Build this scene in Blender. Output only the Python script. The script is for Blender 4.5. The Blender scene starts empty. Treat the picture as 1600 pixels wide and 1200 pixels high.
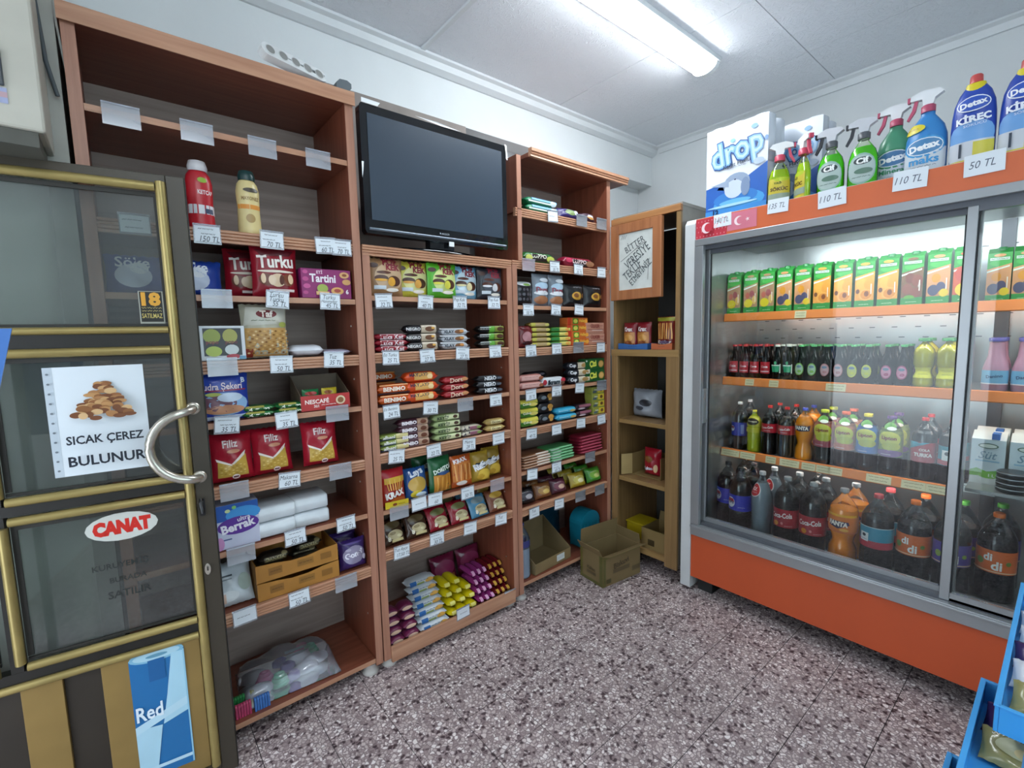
import bpy, math, random
from mathutils import Vector, Matrix
random.seed(7)
SC = bpy.context.scene
COL = SC.collection
R = math.radians
PI = math.pi

# ------------------------------------------------------------------ camera
cam_d = bpy.data.cameras.new('camera'); cam = bpy.data.objects.new('camera', cam_d); COL.objects.link(cam)
cam_d.sensor_width = 36.0; cam_d.sensor_fit = 'HORIZONTAL'
cam_d.lens = 731.216 / 1600 * 36.0
cam_d.clip_start = 0.02
cam.matrix_world = Matrix(((0.768705, 0.084636, -0.633979, 0), (-0.639162, 0.064835, -0.766335, 0), (-0.023756, 0.994300, 0.103935, 1.4), (0, 0, 0, 1)))
SC.camera = cam
# ------------------------------------------------------------------ world, lights, exposure
w = bpy.data.worlds.new('world'); SC.world = w; w.use_nodes = True
bg = w.node_tree.nodes['Background']; bg.inputs[0].default_value = (0.80, 0.90, 1.0, 1); bg.inputs[1].default_value = 1.6
SC.view_settings.view_transform = 'Standard'; SC.view_settings.look = 'None'
SC.view_settings.exposure = 1.3; SC.view_settings.gamma = 1.0; SC.view_settings.use_curve_mapping = False
TUBE = 15.0          # strength of the fluorescent diffusers
FRIDGE_TUBE = 17.0    # strength of the lamp inside the cooler

FILL_STRIP = 14.0            # strength of the fill strips added under the cooler shelves

# ------------------------------------------------------------------ materials
def lin(h):
    h = h.lstrip('#'); o = []
    for i in (0, 2, 4):
        c = int(h[i:i+2], 16) / 255
        o.append(c / 12.92 if c <= .04045 else ((c + .055) / 1.055) ** 2.4)
    return (o[0], o[1], o[2], 1)
_m = {}
def NM(name):
    m = bpy.data.materials.new(name); m.use_nodes = True
    nt = m.node_tree; return m, nt, nt.nodes['Principled BSDF']
def mat(name, c, rough=.5, metal=0, var=.10, vs=9, bump=0, bs=60, coat=0, emit=0, spec=.5, trans=0):
    """plain surface with a slight procedural mottling"""
    k = (name, c, rough, metal)
    if k in _m: return _m[k]
    m, nt, p = NM(name); N = nt.nodes; L = nt.links
    tc = N.new('ShaderNodeTexCoord'); no = N.new('ShaderNodeTexNoise'); no.inputs['Scale'].default_value = vs; no.inputs['Detail'].default_value = 3
    L.new(tc.outputs['Object'], no.inputs['Vector'])
    cr = N.new('ShaderNodeValToRGB'); b = lin(c)
    cr.color_ramp.elements[0].position = .3; cr.color_ramp.elements[1].position = .7
    cr.color_ramp.elements[0].color = (b[0]*(1-var), b[1]*(1-var), b[2]*(1-var), 1)
    cr.color_ramp.elements[1].color = (min(1, b[0]*(1+var)), min(1, b[1]*(1+var)), min(1, b[2]*(1+var)), 1)
    L.new(no.outputs['Fac'], cr.inputs['Fac']); L.new(cr.outputs['Color'], p.inputs['Base Color'])
    p.inputs['Roughness'].default_value = rough; p.inputs['Metallic'].default_value = metal
    p.inputs['Specular IOR Level'].default_value = spec
    p.inputs['Coat Weight'].default_value = coat; p.inputs['Transmission Weight'].default_value = trans
    if emit:
        L.new(cr.outputs['Color'], p.inputs['Emission Color']); p.inputs['Emission Strength'].default_value = emit
    if bump:
        n2 = N.new('ShaderNodeTexNoise'); n2.inputs['Scale'].default_value = bs; n2.inputs['Detail'].default_value = 4
        L.new(tc.outputs['Object'], n2.inputs['Vector'])
        bp = N.new('ShaderNodeBump'); bp.inputs['Strength'].default_value = bump; bp.inputs['Distance'].default_value = .01
        L.new(n2.outputs['Fac'], bp.inputs['Height']); L.new(bp.outputs['Normal'], p.inputs['Normal'])
    _m[k] = m; return m
def wood(name, c1, c2, axis=0, rough=.38, sc=1.0):
    k = (name, axis)
    if k in _m: return _m[k]
    m, nt, p = NM(name); N = nt.nodes; L = nt.links
    tc = N.new('ShaderNodeTexCoord'); mp = N.new('ShaderNodeMapping'); L.new(tc.outputs['Object'], mp.inputs['Vector'])
    s = [42*sc, 42*sc, 42*sc]; s[axis] = 2.2; mp.inputs['Scale'].default_value = s
    no = N.new('ShaderNodeTexNoise'); no.inputs['Scale'].default_value = 1; no.inputs['Detail'].default_value = 5; no.inputs['Distortion'].default_value = .6
    L.new(mp.outputs['Vector'], no.inputs['Vector'])
    cr = N.new('ShaderNodeValToRGB'); cr.color_ramp.elements[0].position = .32; cr.color_ramp.elements[1].position = .66
    cr.color_ramp.elements[0].color = lin(c1); cr.color_ramp.elements[1].color = lin(c2)
    L.new(no.outputs['Fac'], cr.inputs['Fac']); L.new(cr.outputs['Color'], p.inputs['Base Color'])
    p.inputs['Roughness'].default_value = rough
    bp = N.new('ShaderNodeBump'); bp.inputs['Strength'].default_value = .08; bp.inputs['Distance'].default_value = .004
    L.new(no.outputs['Fac'], bp.inputs['Height']); L.new(bp.outputs['Normal'], p.inputs['Normal'])
    _m[k] = m; return m
def ink(c, rough=.35): return mat('printed_ink', c, rough, var=.04)
def clear(name, tint='#ffffff', k=1.0, rough=.03, haze=0.0, hazec='#dfe6ea', ior=1.45):
    """thin clear sheet: see-through with a Fresnel reflection and optional milky haze"""
    if name in _m: return _m[name]
    m, nt, p = NM(name); N = nt.nodes; L = nt.links; out = N['Material Output']
    tr = N.new('ShaderNodeBsdfTransparent'); tr.inputs[0].default_value = lin(tint)
    gl = N.new('ShaderNodeBsdfGlossy'); gl.inputs['Roughness'].default_value = rough; gl.inputs[0].default_value = (.95, .97, 1, 1)
    fr = N.new('ShaderNodeFresnel'); fr.inputs[0].default_value = ior
    mu = N.new('ShaderNodeMath'); mu.operation = 'MULTIPLY'; mu.inputs[1].default_value = k; mu.use_clamp = True; L.new(fr.outputs[0], mu.inputs[0])
    mx = N.new('ShaderNodeMixShader'); L.new(mu.outputs[0], mx.inputs[0]); L.new(gl.outputs[0], mx.inputs[2])
    if haze > 0:
        df = N.new('ShaderNodeBsdfDiffuse'); df.inputs[0].default_value = lin(hazec)
        tc = N.new('ShaderNodeTexCoord'); no = N.new('ShaderNodeTexNoise'); no.inputs['Scale'].default_value = 6; L.new(tc.outputs['Object'], no.inputs['Vector'])
        m2 = N.new('ShaderNodeMath'); m2.operation = 'MULTIPLY'; m2.inputs[1].default_value = haze * 2; m2.use_clamp = True; L.new(no.outputs['Fac'], m2.inputs[0])
        mh = N.new('ShaderNodeMixShader'); L.new(m2.outputs[0], mh.inputs[0]); L.new(tr.outputs[0], mh.inputs[1]); L.new(df.outputs[0], mh.inputs[2])
        L.new(mh.outputs[0], mx.inputs[1])
    else: L.new(tr.outputs[0], mx.inputs[1])
    L.new(mx.outputs[0], out.inputs['Surface']); N.remove(p)
    _m[name] = m; return m

# ------------------------------------------------------------------ mesh building
class MB:
    def __init__(s): s.v = []; s.f = []; s.mi = []; s.m = []; s.sm = []
    def slot(s, m):
        if m not in s.m: s.m.append(m)
        return s.m.index(m)
    def add(s, vs, fs, m, smooth=False):
        b = len(s.v); s.v += [tuple(v) for v in vs]; i = s.slot(m)
        for f in fs: s.f.append(tuple(b + q for q in f)); s.mi.append(i); s.sm.append(smooth)
        return s
    def box(s, x0, x1, y0, y1, z0, z1, m):
        vs = [(x, y, z) for x in (x0, x1) for y in (y0, y1) for z in (z0, z1)]
        return s.add(vs, [(0,1,3,2), (4,6,7,5), (0,4,5,1), (2,3,7,6), (0,2,6,4), (1,5,7,3)], m)
    def cbox(s, cx, cy, cz, sx, sy, sz, m): return s.box(cx-sx/2, cx+sx/2, cy-sy/2, cy+sy/2, cz-sz/2, cz+sz/2, m)
    def prism(s, pts, a0, a1, m, axis=0, smooth=False):
        """pts: 2D outline; axis 0: (y,z) along x, 1: (x,z) along y, 2: (x,y) along z"""
        def P(p, a): return {0: (a, p[0], p[1]), 1: (p[0], a, p[1]), 2: (p[0], p[1], a)}[axis]
        n = len(pts); vs = [P(p, a0) for p in pts] + [P(p, a1) for p in pts]
        fs = [(i, (i+1) % n, n + (i+1) % n, n + i) for i in range(n)]
        s.add(vs, fs, m, smooth); s.add([P(p, a0) for p in pts], [tuple(range(n))[::-1]], m); s.add([P(p, a1) for p in pts], [tuple(range(n))], m)
        return s
    def lathe(s, prof, m, n=20, c=(0, 0, 0), ky=1.0, cap=True, smooth=True, kx=1.0):
        vs = []; fs = []; k = len(prof)
        for r, z in prof:
            for j in range(n):
                a = 2*PI*j/n; vs.append((c[0] + kx*r*math.cos(a), c[1] + ky*r*math.sin(a), c[2] + z))
        for i in range(k-1):
            for j in range(n): fs.append((i*n+j, i*n+(j+1) % n, (i+1)*n+(j+1) % n, (i+1)*n+j))
        s.add(vs, fs, m, smooth)
        if cap:
            s.add(vs[:n], [tuple(range(n))[::-1]], m); s.add(vs[-n:], [tuple(range(n))], m)
        return s
    def tube(s, pts, r, m, n=10, closed=False):
        pts = [Vector(p) for p in pts]; k = len(pts); vs = []; fs = []; rr = r if hasattr(r, '__len__') else [r]*k
        up = Vector((0.13, 0.21, 1)).normalized()
        for i, p in enumerate(pts):
            d = (pts[min(i+1, k-1)] - pts[max(i-1, 0)]).normalized(); a = d.cross(up)
            if a.length < .05: a = d.cross(Vector((1, 0, 0)))
            a.normalize(); b = d.cross(a).normalized()
            for j in range(n):
                t = 2*PI*j/n; vs.append(p + a*rr[i]*math.cos(t) + b*rr[i]*math.sin(t))
        for i in range(k-1):
            for j in range(n): fs.append((i*n+j, i*n+(j+1) % n, (i+1)*n+(j+1) % n, (i+1)*n+j))
        s.add(vs, fs, m, True); s.add(vs[:n], [tuple(range(n))[::-1]], m); s.add(vs[-n:], [tuple(range(n))], m); return s
    def grid(s, fn, nu, nv, m, smooth=True, wrap=False):
        vs = [fn(i/nu, j/nv) for j in range(nv+1) for i in range(nu+1)]
        fs = [(j*(nu+1)+i, j*(nu+1)+i+1, (j+1)*(nu+1)+i+1, (j+1)*(nu+1)+i) for j in range(nv) for i in range(nu)]
        return s.add(vs, fs, m, smooth)
    def mesh(s, name):
        me = bpy.data.meshes.new(name); me.from_pydata(s.v, [], s.f)
        for m in s.m: me.materials.append(m)
        me.polygons.foreach_set('material_index', s.mi); me.polygons.foreach_set('use_smooth', s.sm); me.update(); return me
    def obj(s, name, parent=None, bevel=0):
        o = bpy.data.objects.new(name, s.mesh(name)); COL.objects.link(o)
        if parent: o.parent = parent
        if bevel:
            b = o.modifiers.new('bevel', 'BEVEL'); b.width = bevel; b.segments = 2; b.limit_method = 'ANGLE'
        return o
def empty(name, loc=(0, 0, 0), rz=0, parent=None):
    o = bpy.data.objects.new(name, None); COL.objects.link(o); o.location = loc; o.rotation_euler = (0, 0, rz); o.empty_display_size = .05
    if parent: o.parent = parent
    return o
def tag(o, label=None, cat=None, group=None, kind=None):
    if label: o['label'] = label
    if cat: o['category'] = cat
    if group: o['group'] = group
    if kind: o['kind'] = kind
    return o
KIDS = {}
def copy_tree(o, parent=None):
    c = o.copy(); COL.objects.link(c); c.parent = parent
    for ch in list(o.children): copy_tree(ch, c)
    return c
# flat text turned into triangles
_t = {}
def text_geo(s, bold=0, shear=0):
    k = (s, bold, shear)
    if k in _t: return _t[k]
    c = bpy.data.curves.new('t', 'FONT'); c.body = s; c.resolution_u = 2; c.offset = bold; c.shear = shear; c.fill_mode = 'FRONT'
    o = bpy.data.objects.new('t', c); me = bpy.data.meshes.new_from_object(o)
    vs = [(v.co.x, v.co.y) for v in me.vertices]; fs = [tuple(p.vertices) for p in me.polygons]
    bpy.data.objects.remove(o); bpy.data.curves.remove(c); bpy.data.meshes.remove(me)
    if not vs: _t[k] = ([], [], 1); return _t[k]
    x0 = min(v[0] for v in vs); x1 = max(v[0] for v in vs); y0 = min(v[1] for v in vs); y1 = max(v[1] for v in vs); W = x1 - x0 or 1
    vs = [((x - (x0+x1)/2)/W, (y - (y0+y1)/2)/W) for x, y in vs]
    _t[k] = (vs, fs, (y1-y0)/W); return _t[k]
def prints(name, S, w, h, specs, parent=None, base=.0006, nu=6, nv=4):
    """flat print laid on a surface S(x, z, off); specs in fractions of w (centre 0) and h (0..1)"""
    b = MB()
    for i, q in enumerate(specs):
        off = base + .00035*i; t = q[0]
        if t == 'r':
            _, cx, cy, rw, rh, c = q[:6]; sk = q[6] if len(q) > 6 else 0
            b.grid(lambda u, v: S((cx + (u-.5)*rw + sk*(v-.5))*w, (cy + (v-.5)*rh)*h, off), nu, nv, ink(c))
        elif t == 'e':
            _, cx, cy, rw, rh, c = q[:6]; n = 18; vs = [S(cx*w, cy*h, off)]; fs = []
            for ring in (.34, .68, 1):
                for j in range(n):
                    a = 2*PI*j/n; vs.append(S((cx + rw/2*ring*math.cos(a))*w, (cy + rh/2*ring*math.sin(a))*h, off))
            for j in range(n):
                k = (j+1) % n; fs += [(0, 1+j, 1+k), (1+j, 1+n+j, 1+n+k, 1+k), (1+n+j, 1+2*n+j, 1+2*n+k, 1+n+k)]
            b.add(vs, fs, ink(c), True)
        elif t == 'p':
            _, pts, c = q; P2 = []
            for k in range(len(pts)):
                (xa, ya), (xb, yb) = pts[k], pts[(k+1) % len(pts)]; P2 += [(xa+(xb-xa)*t_/4, ya+(yb-ya)*t_/4) for t_ in range(4)]
            cx = sum(p[0] for p in P2)/len(P2); cy = sum(p[1] for p in P2)/len(P2); n = len(P2); vs = [S(cx*w, cy*h, off)]; fs = []
            for ring in (.25, .5, .75, 1): vs += [S((cx+(x-cx)*ring)*w, (cy+(y-cy)*ring)*h, off) for x, y in P2]
            for j in range(n):
                k = (j+1) % n; fs.append((0, 1+j, 1+k)); fs += [(1+m_*n+j, 1+(m_+1)*n+j, 1+(m_+1)*n+k, 1+m_*n+k) for m_ in range(3)]
            b.add(vs, fs, ink(c), True)
        elif t == 't':
            _, s, cx, cy, tw, c = q[:6]; bold = q[6] if len(q) > 6 else .015; st = q[7] if len(q) > 7 else 1; rot = R(q[8]) if len(q) > 8 else 0; sh = q[9] if len(q) > 9 else 0
            vs, fs, _ = text_geo(s, bold, sh); W = tw*w; ca, sa = math.cos(rot), math.sin(rot)
            b.add([S(cx*w + W*(x*ca - y*st*sa), cy*h + W*(x*sa + y*st*ca), off) for x, y in vs], fs, ink(c))
        elif t == 's':   # handwriting-like scribble
            _, cx, cy, sw, sh_, c = q[:6]; seed = q[6] if len(q) > 6 else 0; n = 26; vs = []; fs = []
            rn = random.Random(seed)
            pts = [(cx + sw*(k/(n-1)-.5), cy + sh_*(.5*math.sin(k*1.9 + seed) * rn.uniform(.3, 1))) for k in range(n)]
            th = .0009/h
            for x, y in pts: vs += [S(x*w, (y-th)*h, off), S(x*w, (y+th)*h, off)]
            fs = [(2*k, 2*k+2, 2*k+3, 2*k+1) for k in range(n-1) if k % 7 != 6]
            b.add(vs, fs, ink(c))
    return b.obj(name, parent)

# ------------------------------------------------------------------ registry of things; labels are completed at the end
REC = []
def rec(o, desc, where, cat, x, z, group=None):
    o['category'] = cat; REC.append((o, desc, where, x, z, group))
ORD = ['', 'second', 'third', 'fourth', 'fifth', 'sixth', 'seventh', 'eighth', 'ninth', 'tenth', 'eleventh', 'twelfth', 'thirteenth']
def a0(n, m): return n == 3 and m == 1
def finish_labels():
    g = {}
    for r in REC: g.setdefault(('' if r[0]['category'] == 'price tag' else r[1], r[2]), []).append(r)
    for (desc, where), rs in g.items():
        cols = []
        for r in sorted(rs, key=lambda r: r[3]):
            if cols and abs(cols[-1][-1][3] - r[3]) < .018: cols[-1].append(r)
            else: cols.append([r])
        for ci, colr in enumerate(cols):
            colr.sort(key=lambda r: r[4])
            for li, r in enumerate(colr):
                a = ''
                if len(cols) > 1: a = 'leftmost' if ci == 0 else 'rightmost' if ci == len(cols)-1 else 'middle' if len(cols) == 3 and len(colr) == 1 else ORD[ci] + ('' if a0(len(cols), len(colr)) else ' from left' if len(colr) == 1 else ' column')
                if len(colr) > 1:
                    q = 'bottom' if li == 0 else 'top' if li == len(colr)-1 else 'middle' if len(colr) == 3 else ORD[li] + ' up'
                    a = (a + ', ' if a else '') + q
                r[0]['label'] = ' '.join((r[1] + ' ' + where + (', ' + a if a else '')).split())
                gr = r[5] or (r[1].split(' with')[0] + ' ' + where if len(rs) > 1 else None)
                if gr: r[0]['group'] = gr
PROTO = {}
def put(key, loc, rz=0, tilt=0, where='', roll=0, desc=None, order=None, zlev=None, group=None):
    p = PROTO[key]
    if p['used']: o = copy_tree(p['o'])
    else: o = p['o']; p['used'] = True
    o.rotation_euler = (R(tilt), R(roll), R(rz)); lift = 0
    if tilt and o.type == 'MESH':
        m3 = o.rotation_euler.to_matrix(); lift = -min((m3 @ v.co).z for v in o.data.vertices)
    o.location = (loc[0], loc[1], loc[2] + lift)
    rec(o, desc or p['desc'], where, p['cat'], order if order is not None else loc[0], zlev if zlev is not None else loc[2], group)
    return o
def reg(key, o, desc, cat): PROTO[key] = dict(o=o, desc=desc, cat=cat, used=False)

# ---- pillow bag standing upright, front faces -y
def pouch(key, name, w, h, d, c, specs, desc, cat='snack bag', rough=.28, metal=0, seed=1, flat=False, back=None):
    body = mat(name + '_film', c, rough, metal, var=.07, vs=14, bump=.25, bs=26)
    def bul(u, v):  # u,v -1..1
        e = max(0, 1-u*u)**.55 * max(0, 1-abs(v)**5)**.7
        return d/2*e*(1 + .10*math.sin(5*u+seed)*math.sin(6*v+seed*2)) + .0010*(1-abs(v)**8)*math.sin(7*u+5*v+seed)
    def X(u, v): return u*w/2*(1 - .05*(1-v*v)) 
    def S(x, z, off):
        v = 2*z/h - 1; v = max(-1, min(1, v)); k = 1 - .05*(1-v*v); u = max(-1, min(1, 2*x/(w*k)))
        return (u*k*w/2, -bul(u, v) - off, z)
    b = MB(); nu, nv = 14, 14
    def F(a, q):
        u = 2*a-1; v = 2*q-1; zz = q*h + (.0018*((int(round(a*nu)) % 2)*2-1) if q in (0, 1) else 0)
        return (X(u, v), -bul(u, v) - .0004, max(0, zz))
    def B(a, q):
        u = 1-2*a; v = 2*q-1; zz = q*h + (.0018*((int(round((1-a)*nu)) % 2)*2-1) if q in (0, 1) else 0)
        return (X(u, v), bul(u, v) + .0004, max(0, zz))
    b.grid(F, nu, nv, body); b.grid(B, nu, nv, body)
    o = b.obj(name)
    if specs: prints('printed_front', S, w, h, specs, o, base=.0022)
    reg(key, o, desc, cat); return o
# ---- flow-wrapped pack lying on its long side
def roll(key, name, w, h, d, c, specs, desc, cat='biscuit pack', rough=.3, n=3.2, seed=1, metal=0, boxy=False):
    body = mat(name + '_wrapper', c, rough, metal, var=.07, vs=16, bump=.12, bs=40)
    L = w*.86
    def sec(a, s, off=0):
        ca, sa = math.cos(a), math.sin(a)
        y = abs(ca)**(2/n)*(1 if ca > 0 else -1); z = abs(sa)**(2/n)*(1 if sa > 0 else -1)
        return (-y*(d/2*(s*.25+.75)+off), h/2 + z*(h/2*s+off))
    def S(x, v, off):
        q = max(-.97, min(.95, 1.86*v/h - .90)); yy = (1 - abs(q)**n)**(1/n)
        ny, nz = yy**(n-1)/d, (abs(q)**(n-1))/h*(1 if q > 0 else -1); l = math.hypot(ny, nz); e = .0012 + off
        return (x, -(yy*d/2 + e*ny/l), h/2 + q*h/2 + e*nz/l)
    b = MB(); na = 16; st = [(-w/2, .06), (-L/2-.002, .10), (-L/2+.008, .8), (-L/2+.02, 1), (0, 1.0), (L/2-.02, 1), (L/2-.008, .8), (L/2+.002, .10), (w/2, .06)]
    if boxy: st = [(-w/2+.002, .02), (-w/2+.001, .55), (-w/2, .93), (-w/2+.006, 1), (0, .985), (w/2-.006, 1), (w/2, .93), (w/2-.001, .55), (w/2-.002, .02)]
    b.grid(lambda u, v: (st[int(round(u*8))][0],) + sec(v*2*PI, st[int(round(u*8))][1]), 8, na, body)
    o = b.obj(name)
    if specs: prints('printed_side', S, w, h, specs, o, nu=2, nv=6)
    reg(key, o, desc, cat); return o
def carton(key, name, w, h, d, c, specs, desc, cat='box', top=None, rough=.4, topspecs=None):
    b = MB(); b.box(-w/2, w/2, -d/2, d/2, 0, h, mat(name + '_card', c, rough, var=.05))
    o = b.obj(name, bevel=.0015)
    if specs: prints('printed_front', lambda x, z, off: (x, -d/2-off, z), w, h, specs, o, nu=1, nv=1)
    if topspecs: prints('printed_top', lambda x, z, off: (x, z - d/2, h+off), w, d, topspecs, o, nu=1, nv=1)
    reg(key, o, desc, cat); return o
# ---- bottles
PROF = {
 'cola': [(.80, 0), (.98, .015), (1, .05), (.98, .2), (.90, .30), (.96, .40), (1, .46), (1, .66), (.93, .72), (.70, .80), (.42, .87), (.25, .915), (.24, .95)],
 'pet': [(.80, 0), (1, .015), (1, .05), (.99, .30), (1, .42), (1, .66), (.95, .73), (.76, .80), (.48, .87), (.26, .92), (.24, .95)],
 'fanta': [(.86, 0), (1, .02), (1, .08), (.95, .22), (.72, .31), (.80, .38), (1, .47), (1, .70), (.90, .77), (.62, .84), (.34, .895), (.25, .925), (.24, .95)],
 'glass': [(.92, 0), (1, .012), (1, .55), (.93, .63), (.62, .74), (.42, .82), (.36, .9), (.36, .95)],
 'tea': [(.92, 0), (1, .012), (1, .12), (.97, .16), (1, .20), (.97, .25), (1, .3), (1, .70), (.88, .78), (.55, .86), (.36, .90), (.36, .94)],
 'milk': [(.92, 0), (1, .015), (1, .3), (.98, .42), (.80, .56), (.66, .66), (.60, .84), (.60, .92)],
 'kz': [(.95, 0), (1, .01), (.98, .05), (.9, .14), (.92, .25), (1, .50), (1, .60), (.92, .68), (.62, .80), (.32, .89), (.25, .92), (.24, .95)],
 'juice': [(.9, 0), (1, .015), (1, .30), (.95, .42), (1, .50), (.97, .68), (.82, .80), (.5, .88), (.45, .93)],
}
def rad_at(prof, t):
    for (r0, z0), (r1, z1) in zip(prof, prof[1:]):
        if z0 <= t <= z1: return r0 + (r1-r0)*(t-z0)/(z1-z0 + 1e-9)
    return prof[-1][0]
def bottle(key, name, prof, rad, h, liquid, fill, capc, lab=None, desc='', clearc='#f4f8fa', caph=.05, specs=None, capr=.30, cat='bottle', opaque=False, lz=None, n=24, lspec=None):
    P = [(r*rad, z*h) for r, z in PROF[prof]]
    root = empty(name)
    if opaque:
        b = MB(); b.lathe(P, mat(name + '_plastic', liquid, .3, var=.05), n); b.obj('bottle_body', root)
    else:
        b = MB(); b.lathe(P, clear('bottle_' + clearc.strip('#'), clearc, k=.8, rough=.06), n); b.obj('bottle_body', root)
        Q = [(r*.965, z) for r, z in P if z <= fill*h]; Q[0] = (Q[0][0], .0015)
        Q.append((rad_at(PROF[prof], fill)*rad*.965, fill*h))
        b = MB(); b.lathe(Q, mat('drink', liquid, .12, var=.04, spec=.6), n); b.obj('drink', root)
    b = MB(); b.lathe([(capr*rad, (1-caph)*h), (capr*rad, h*.995), (capr*rad*.9, h)], mat('cap_plastic', capc, .35), 14); b.obj('cap', root)
    def S(x, z, off):
        r = rad_at(PROF[prof], max(0, min(.95, z/h)))*rad + off; a = x/rad; return (r*math.sin(a), -r*math.cos(a), z)
    if lab:
        z0, z1, c = lab; b = MB(); k = 6
        b.lathe([(rad_at(PROF[prof], z0+(z1-z0)*i/k)*rad + .0008, (z0+(z1-z0)*i/k)*h) for i in range(k+1)], mat('label_film', c, .32, var=.05), n, cap=False); b.obj('label_band', root)
    if specs: prints('printed_label', S, 2*rad, h, specs, root, base=.0018, nu=12)
    reg(key, root, desc, cat); return root
# ================================================================== SETTING
XW, YB, YW, ZC, ZB = 3.2, 2.147, 2.268, 2.765, 2.50
XL, YF = -1.0, -1.7
wallm = mat('painted_wall', '#e6eaeb', .8, var=.03, vs=3, bump=.05, bs=40)
def struct(name, b, bevel=0, parent=None):
    o = b.obj(name, parent, bevel)
    if not parent: o['kind'] = 'structure'
    return o
# floor : screed plus terrazzo tiles
def terrazzo():
    m, nt, p = NM('terrazzo'); N = nt.nodes; L = nt.links
    ge = N.new('ShaderNodeNewGeometry'); mp = N.new('ShaderNodeMapping'); L.new(ge.outputs['Position'], mp.inputs['Vector'])
    n0 = N.new('ShaderNodeTexNoise'); n0.inputs['Scale'].default_value = 60; L.new(mp.outputs[0], n0.inputs['Vector'])
    ad = N.new('ShaderNodeMixRGB'); ad.blend_type = 'LINEAR_LIGHT'; ad.inputs[0].default_value = .008; L.new(mp.outputs[0], ad.inputs[1]); L.new(n0.outputs['Color'], ad.inputs[2])
    v1 = N.new('ShaderNodeTexVoronoi'); v1.inputs['Scale'].default_value = 76; L.new(ad.outputs[0], v1.inputs['Vector'])
    v2 = N.new('ShaderNodeTexVoronoi'); v2.feature = 'DISTANCE_TO_EDGE'; v2.inputs['Scale'].default_value = 76; L.new(ad.outputs[0], v2.inputs['Vector'])
    sp = N.new('ShaderNodeSeparateColor'); L.new(v1.outputs['Color'], sp.inputs[0])
    cr = N.new('ShaderNodeValToRGB'); cr.color_ramp.interpolation = 'CONSTANT'; E = cr.color_ramp.elements
    E[0].position = 0; E[0].color = lin('#45373b'); E[1].position = .14; E[1].color = lin('#a39493')
    for q, c in ((.28, '#c2b4b2'), (.50, '#d6cac8'), (.72, '#ece4e2'), (.9, '#cabdba')): e = E.new(q); e.color = lin(c)
    L.new(sp.outputs[0], cr.inputs['Fac'])
    mr = N.new('ShaderNodeMapRange'); mr.inputs[1].default_value = .05; mr.inputs[2].default_value = .17; L.new(v2.outputs['Distance'], mr.inputs[0])
    mx = N.new('ShaderNodeMixRGB'); mx.inputs[1].default_value = lin('#8a7a7c'); L.new(mr.outputs[0], mx.inputs[0]); L.new(cr.outputs[0], mx.inputs[2])
    n1 = N.new('ShaderNodeTexNoise'); n1.inputs['Scale'].default_value = 3.5; n1.inputs['Detail'].default_value = 6; L.new(mp.outputs[0], n1.inputs['Vector'])
    c2 = N.new('ShaderNodeValToRGB'); c2.color_ramp.elements[0].position = .3; c2.color_ramp.elements[0].color = (.86, .85, .85, 1); c2.color_ramp.elements[1].position = .7; c2.color_ramp.elements[1].color = (1.06, 1.04, 1.04, 1)
    L.new(n1.outputs['Fac'], c2.inputs['Fac'])
    mm = N.new('ShaderNodeMixRGB'); mm.blend_type = 'MULTIPLY'; mm.inputs[0].default_value = 1; L.new(mx.outputs[0], mm.inputs[1]); L.new(c2.outputs[0], mm.inputs[2])
    L.new(mm.outputs[0], p.inputs['Base Color']); p.inputs['Roughness'].default_value = .42; p.inputs['Specular IOR Level'].default_value = .4
    return m
TZ = terrazzo()
fl = MB(); fl.box(XL-.6, XW+.05, YF-.1, YW+.05, -.08, -.003, mat('tile_grout', '#3a3236', .8)); floor = struct('floor', fl)
tb = MB(); g_ = .0013
tb.add([(g_, g_, 0), (.2-g_, g_, 0), (.2-g_, .2-g_, 0), (g_, .2-g_, 0), (g_, g_, -.003), (.2-g_, g_, -.003), (.2-g_, .2-g_, -.003), (g_, .2-g_, -.003)],
       [(0,1,2,3), (0,4,5,1), (1,5,6,2), (2,6,7,3), (3,7,4,0)], TZ)
tme = tb.mesh('tile')
for i in range(-3, 15):
    for j in range(-1, 12):
        o = bpy.data.objects.new('tile', tme); COL.objects.link(o); o.parent = floor; o.location = (.045 + i*.2 - .0, -.053 + j*.2, random.choice((0, 0, .0003, -.0004)))
# plain tile field further back and behind the camera
b = MB(); b.box(XL-.6, XW, YF-.1, -.253, -.003, 0, TZ); b.box(XL-.6, -.555, -.253, YW, -.003, 0, TZ); b.box(2.845, XW, -.253, YW, -.003, 0, TZ); b.obj('tile_field', floor)
# walls
b = MB(); b.box(-.07, XW+.1, YW, YW+.1, 0, ZC, wallm); struct('wall_back', b)
b = MB(); b.box(XL, XW, YB, YW-.0005, ZB, ZC-.001, wallm); struct('trim_1', b)          # dropped beam along the back wall
b = MB(); b.box(XW, XW+.1, YF, YW+.1, 0, ZC, wallm); struct('wall_right', b)
b = MB(); b.box(XL-.1, XL, YF, .45, 0, ZC, wallm); b.box(XL-.1, XL, 1.62, YW, 0, ZC, wallm); b.box(XL-.1, XL, .45, 1.62, 2.15, ZC, wallm); struct('wall_left', b)
b = MB(); b.box(XL-.1, XW+.1, YF-.1, YF, 0, .8, wallm); b.box(XL-.1, -.4, YF-.1, YF, .8, 2.3, wallm); b.box(2.0, XW+.1, YF-.1, YF, .8, 2.3, wallm); b.box(XL-.1, XW+.1, YF-.1, YF, 2.3, ZC, wallm); struct('wall_front', b)
b = MB(); b.box(-.4, 2.0, YF-.05, YF-.045, .8, 2.3, clear('window_pane', '#f4fbfa', 1)); struct('window_1', b)
b = MB(); fm = mat('window_frame_paint', '#8d8f8c', .4)
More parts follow.
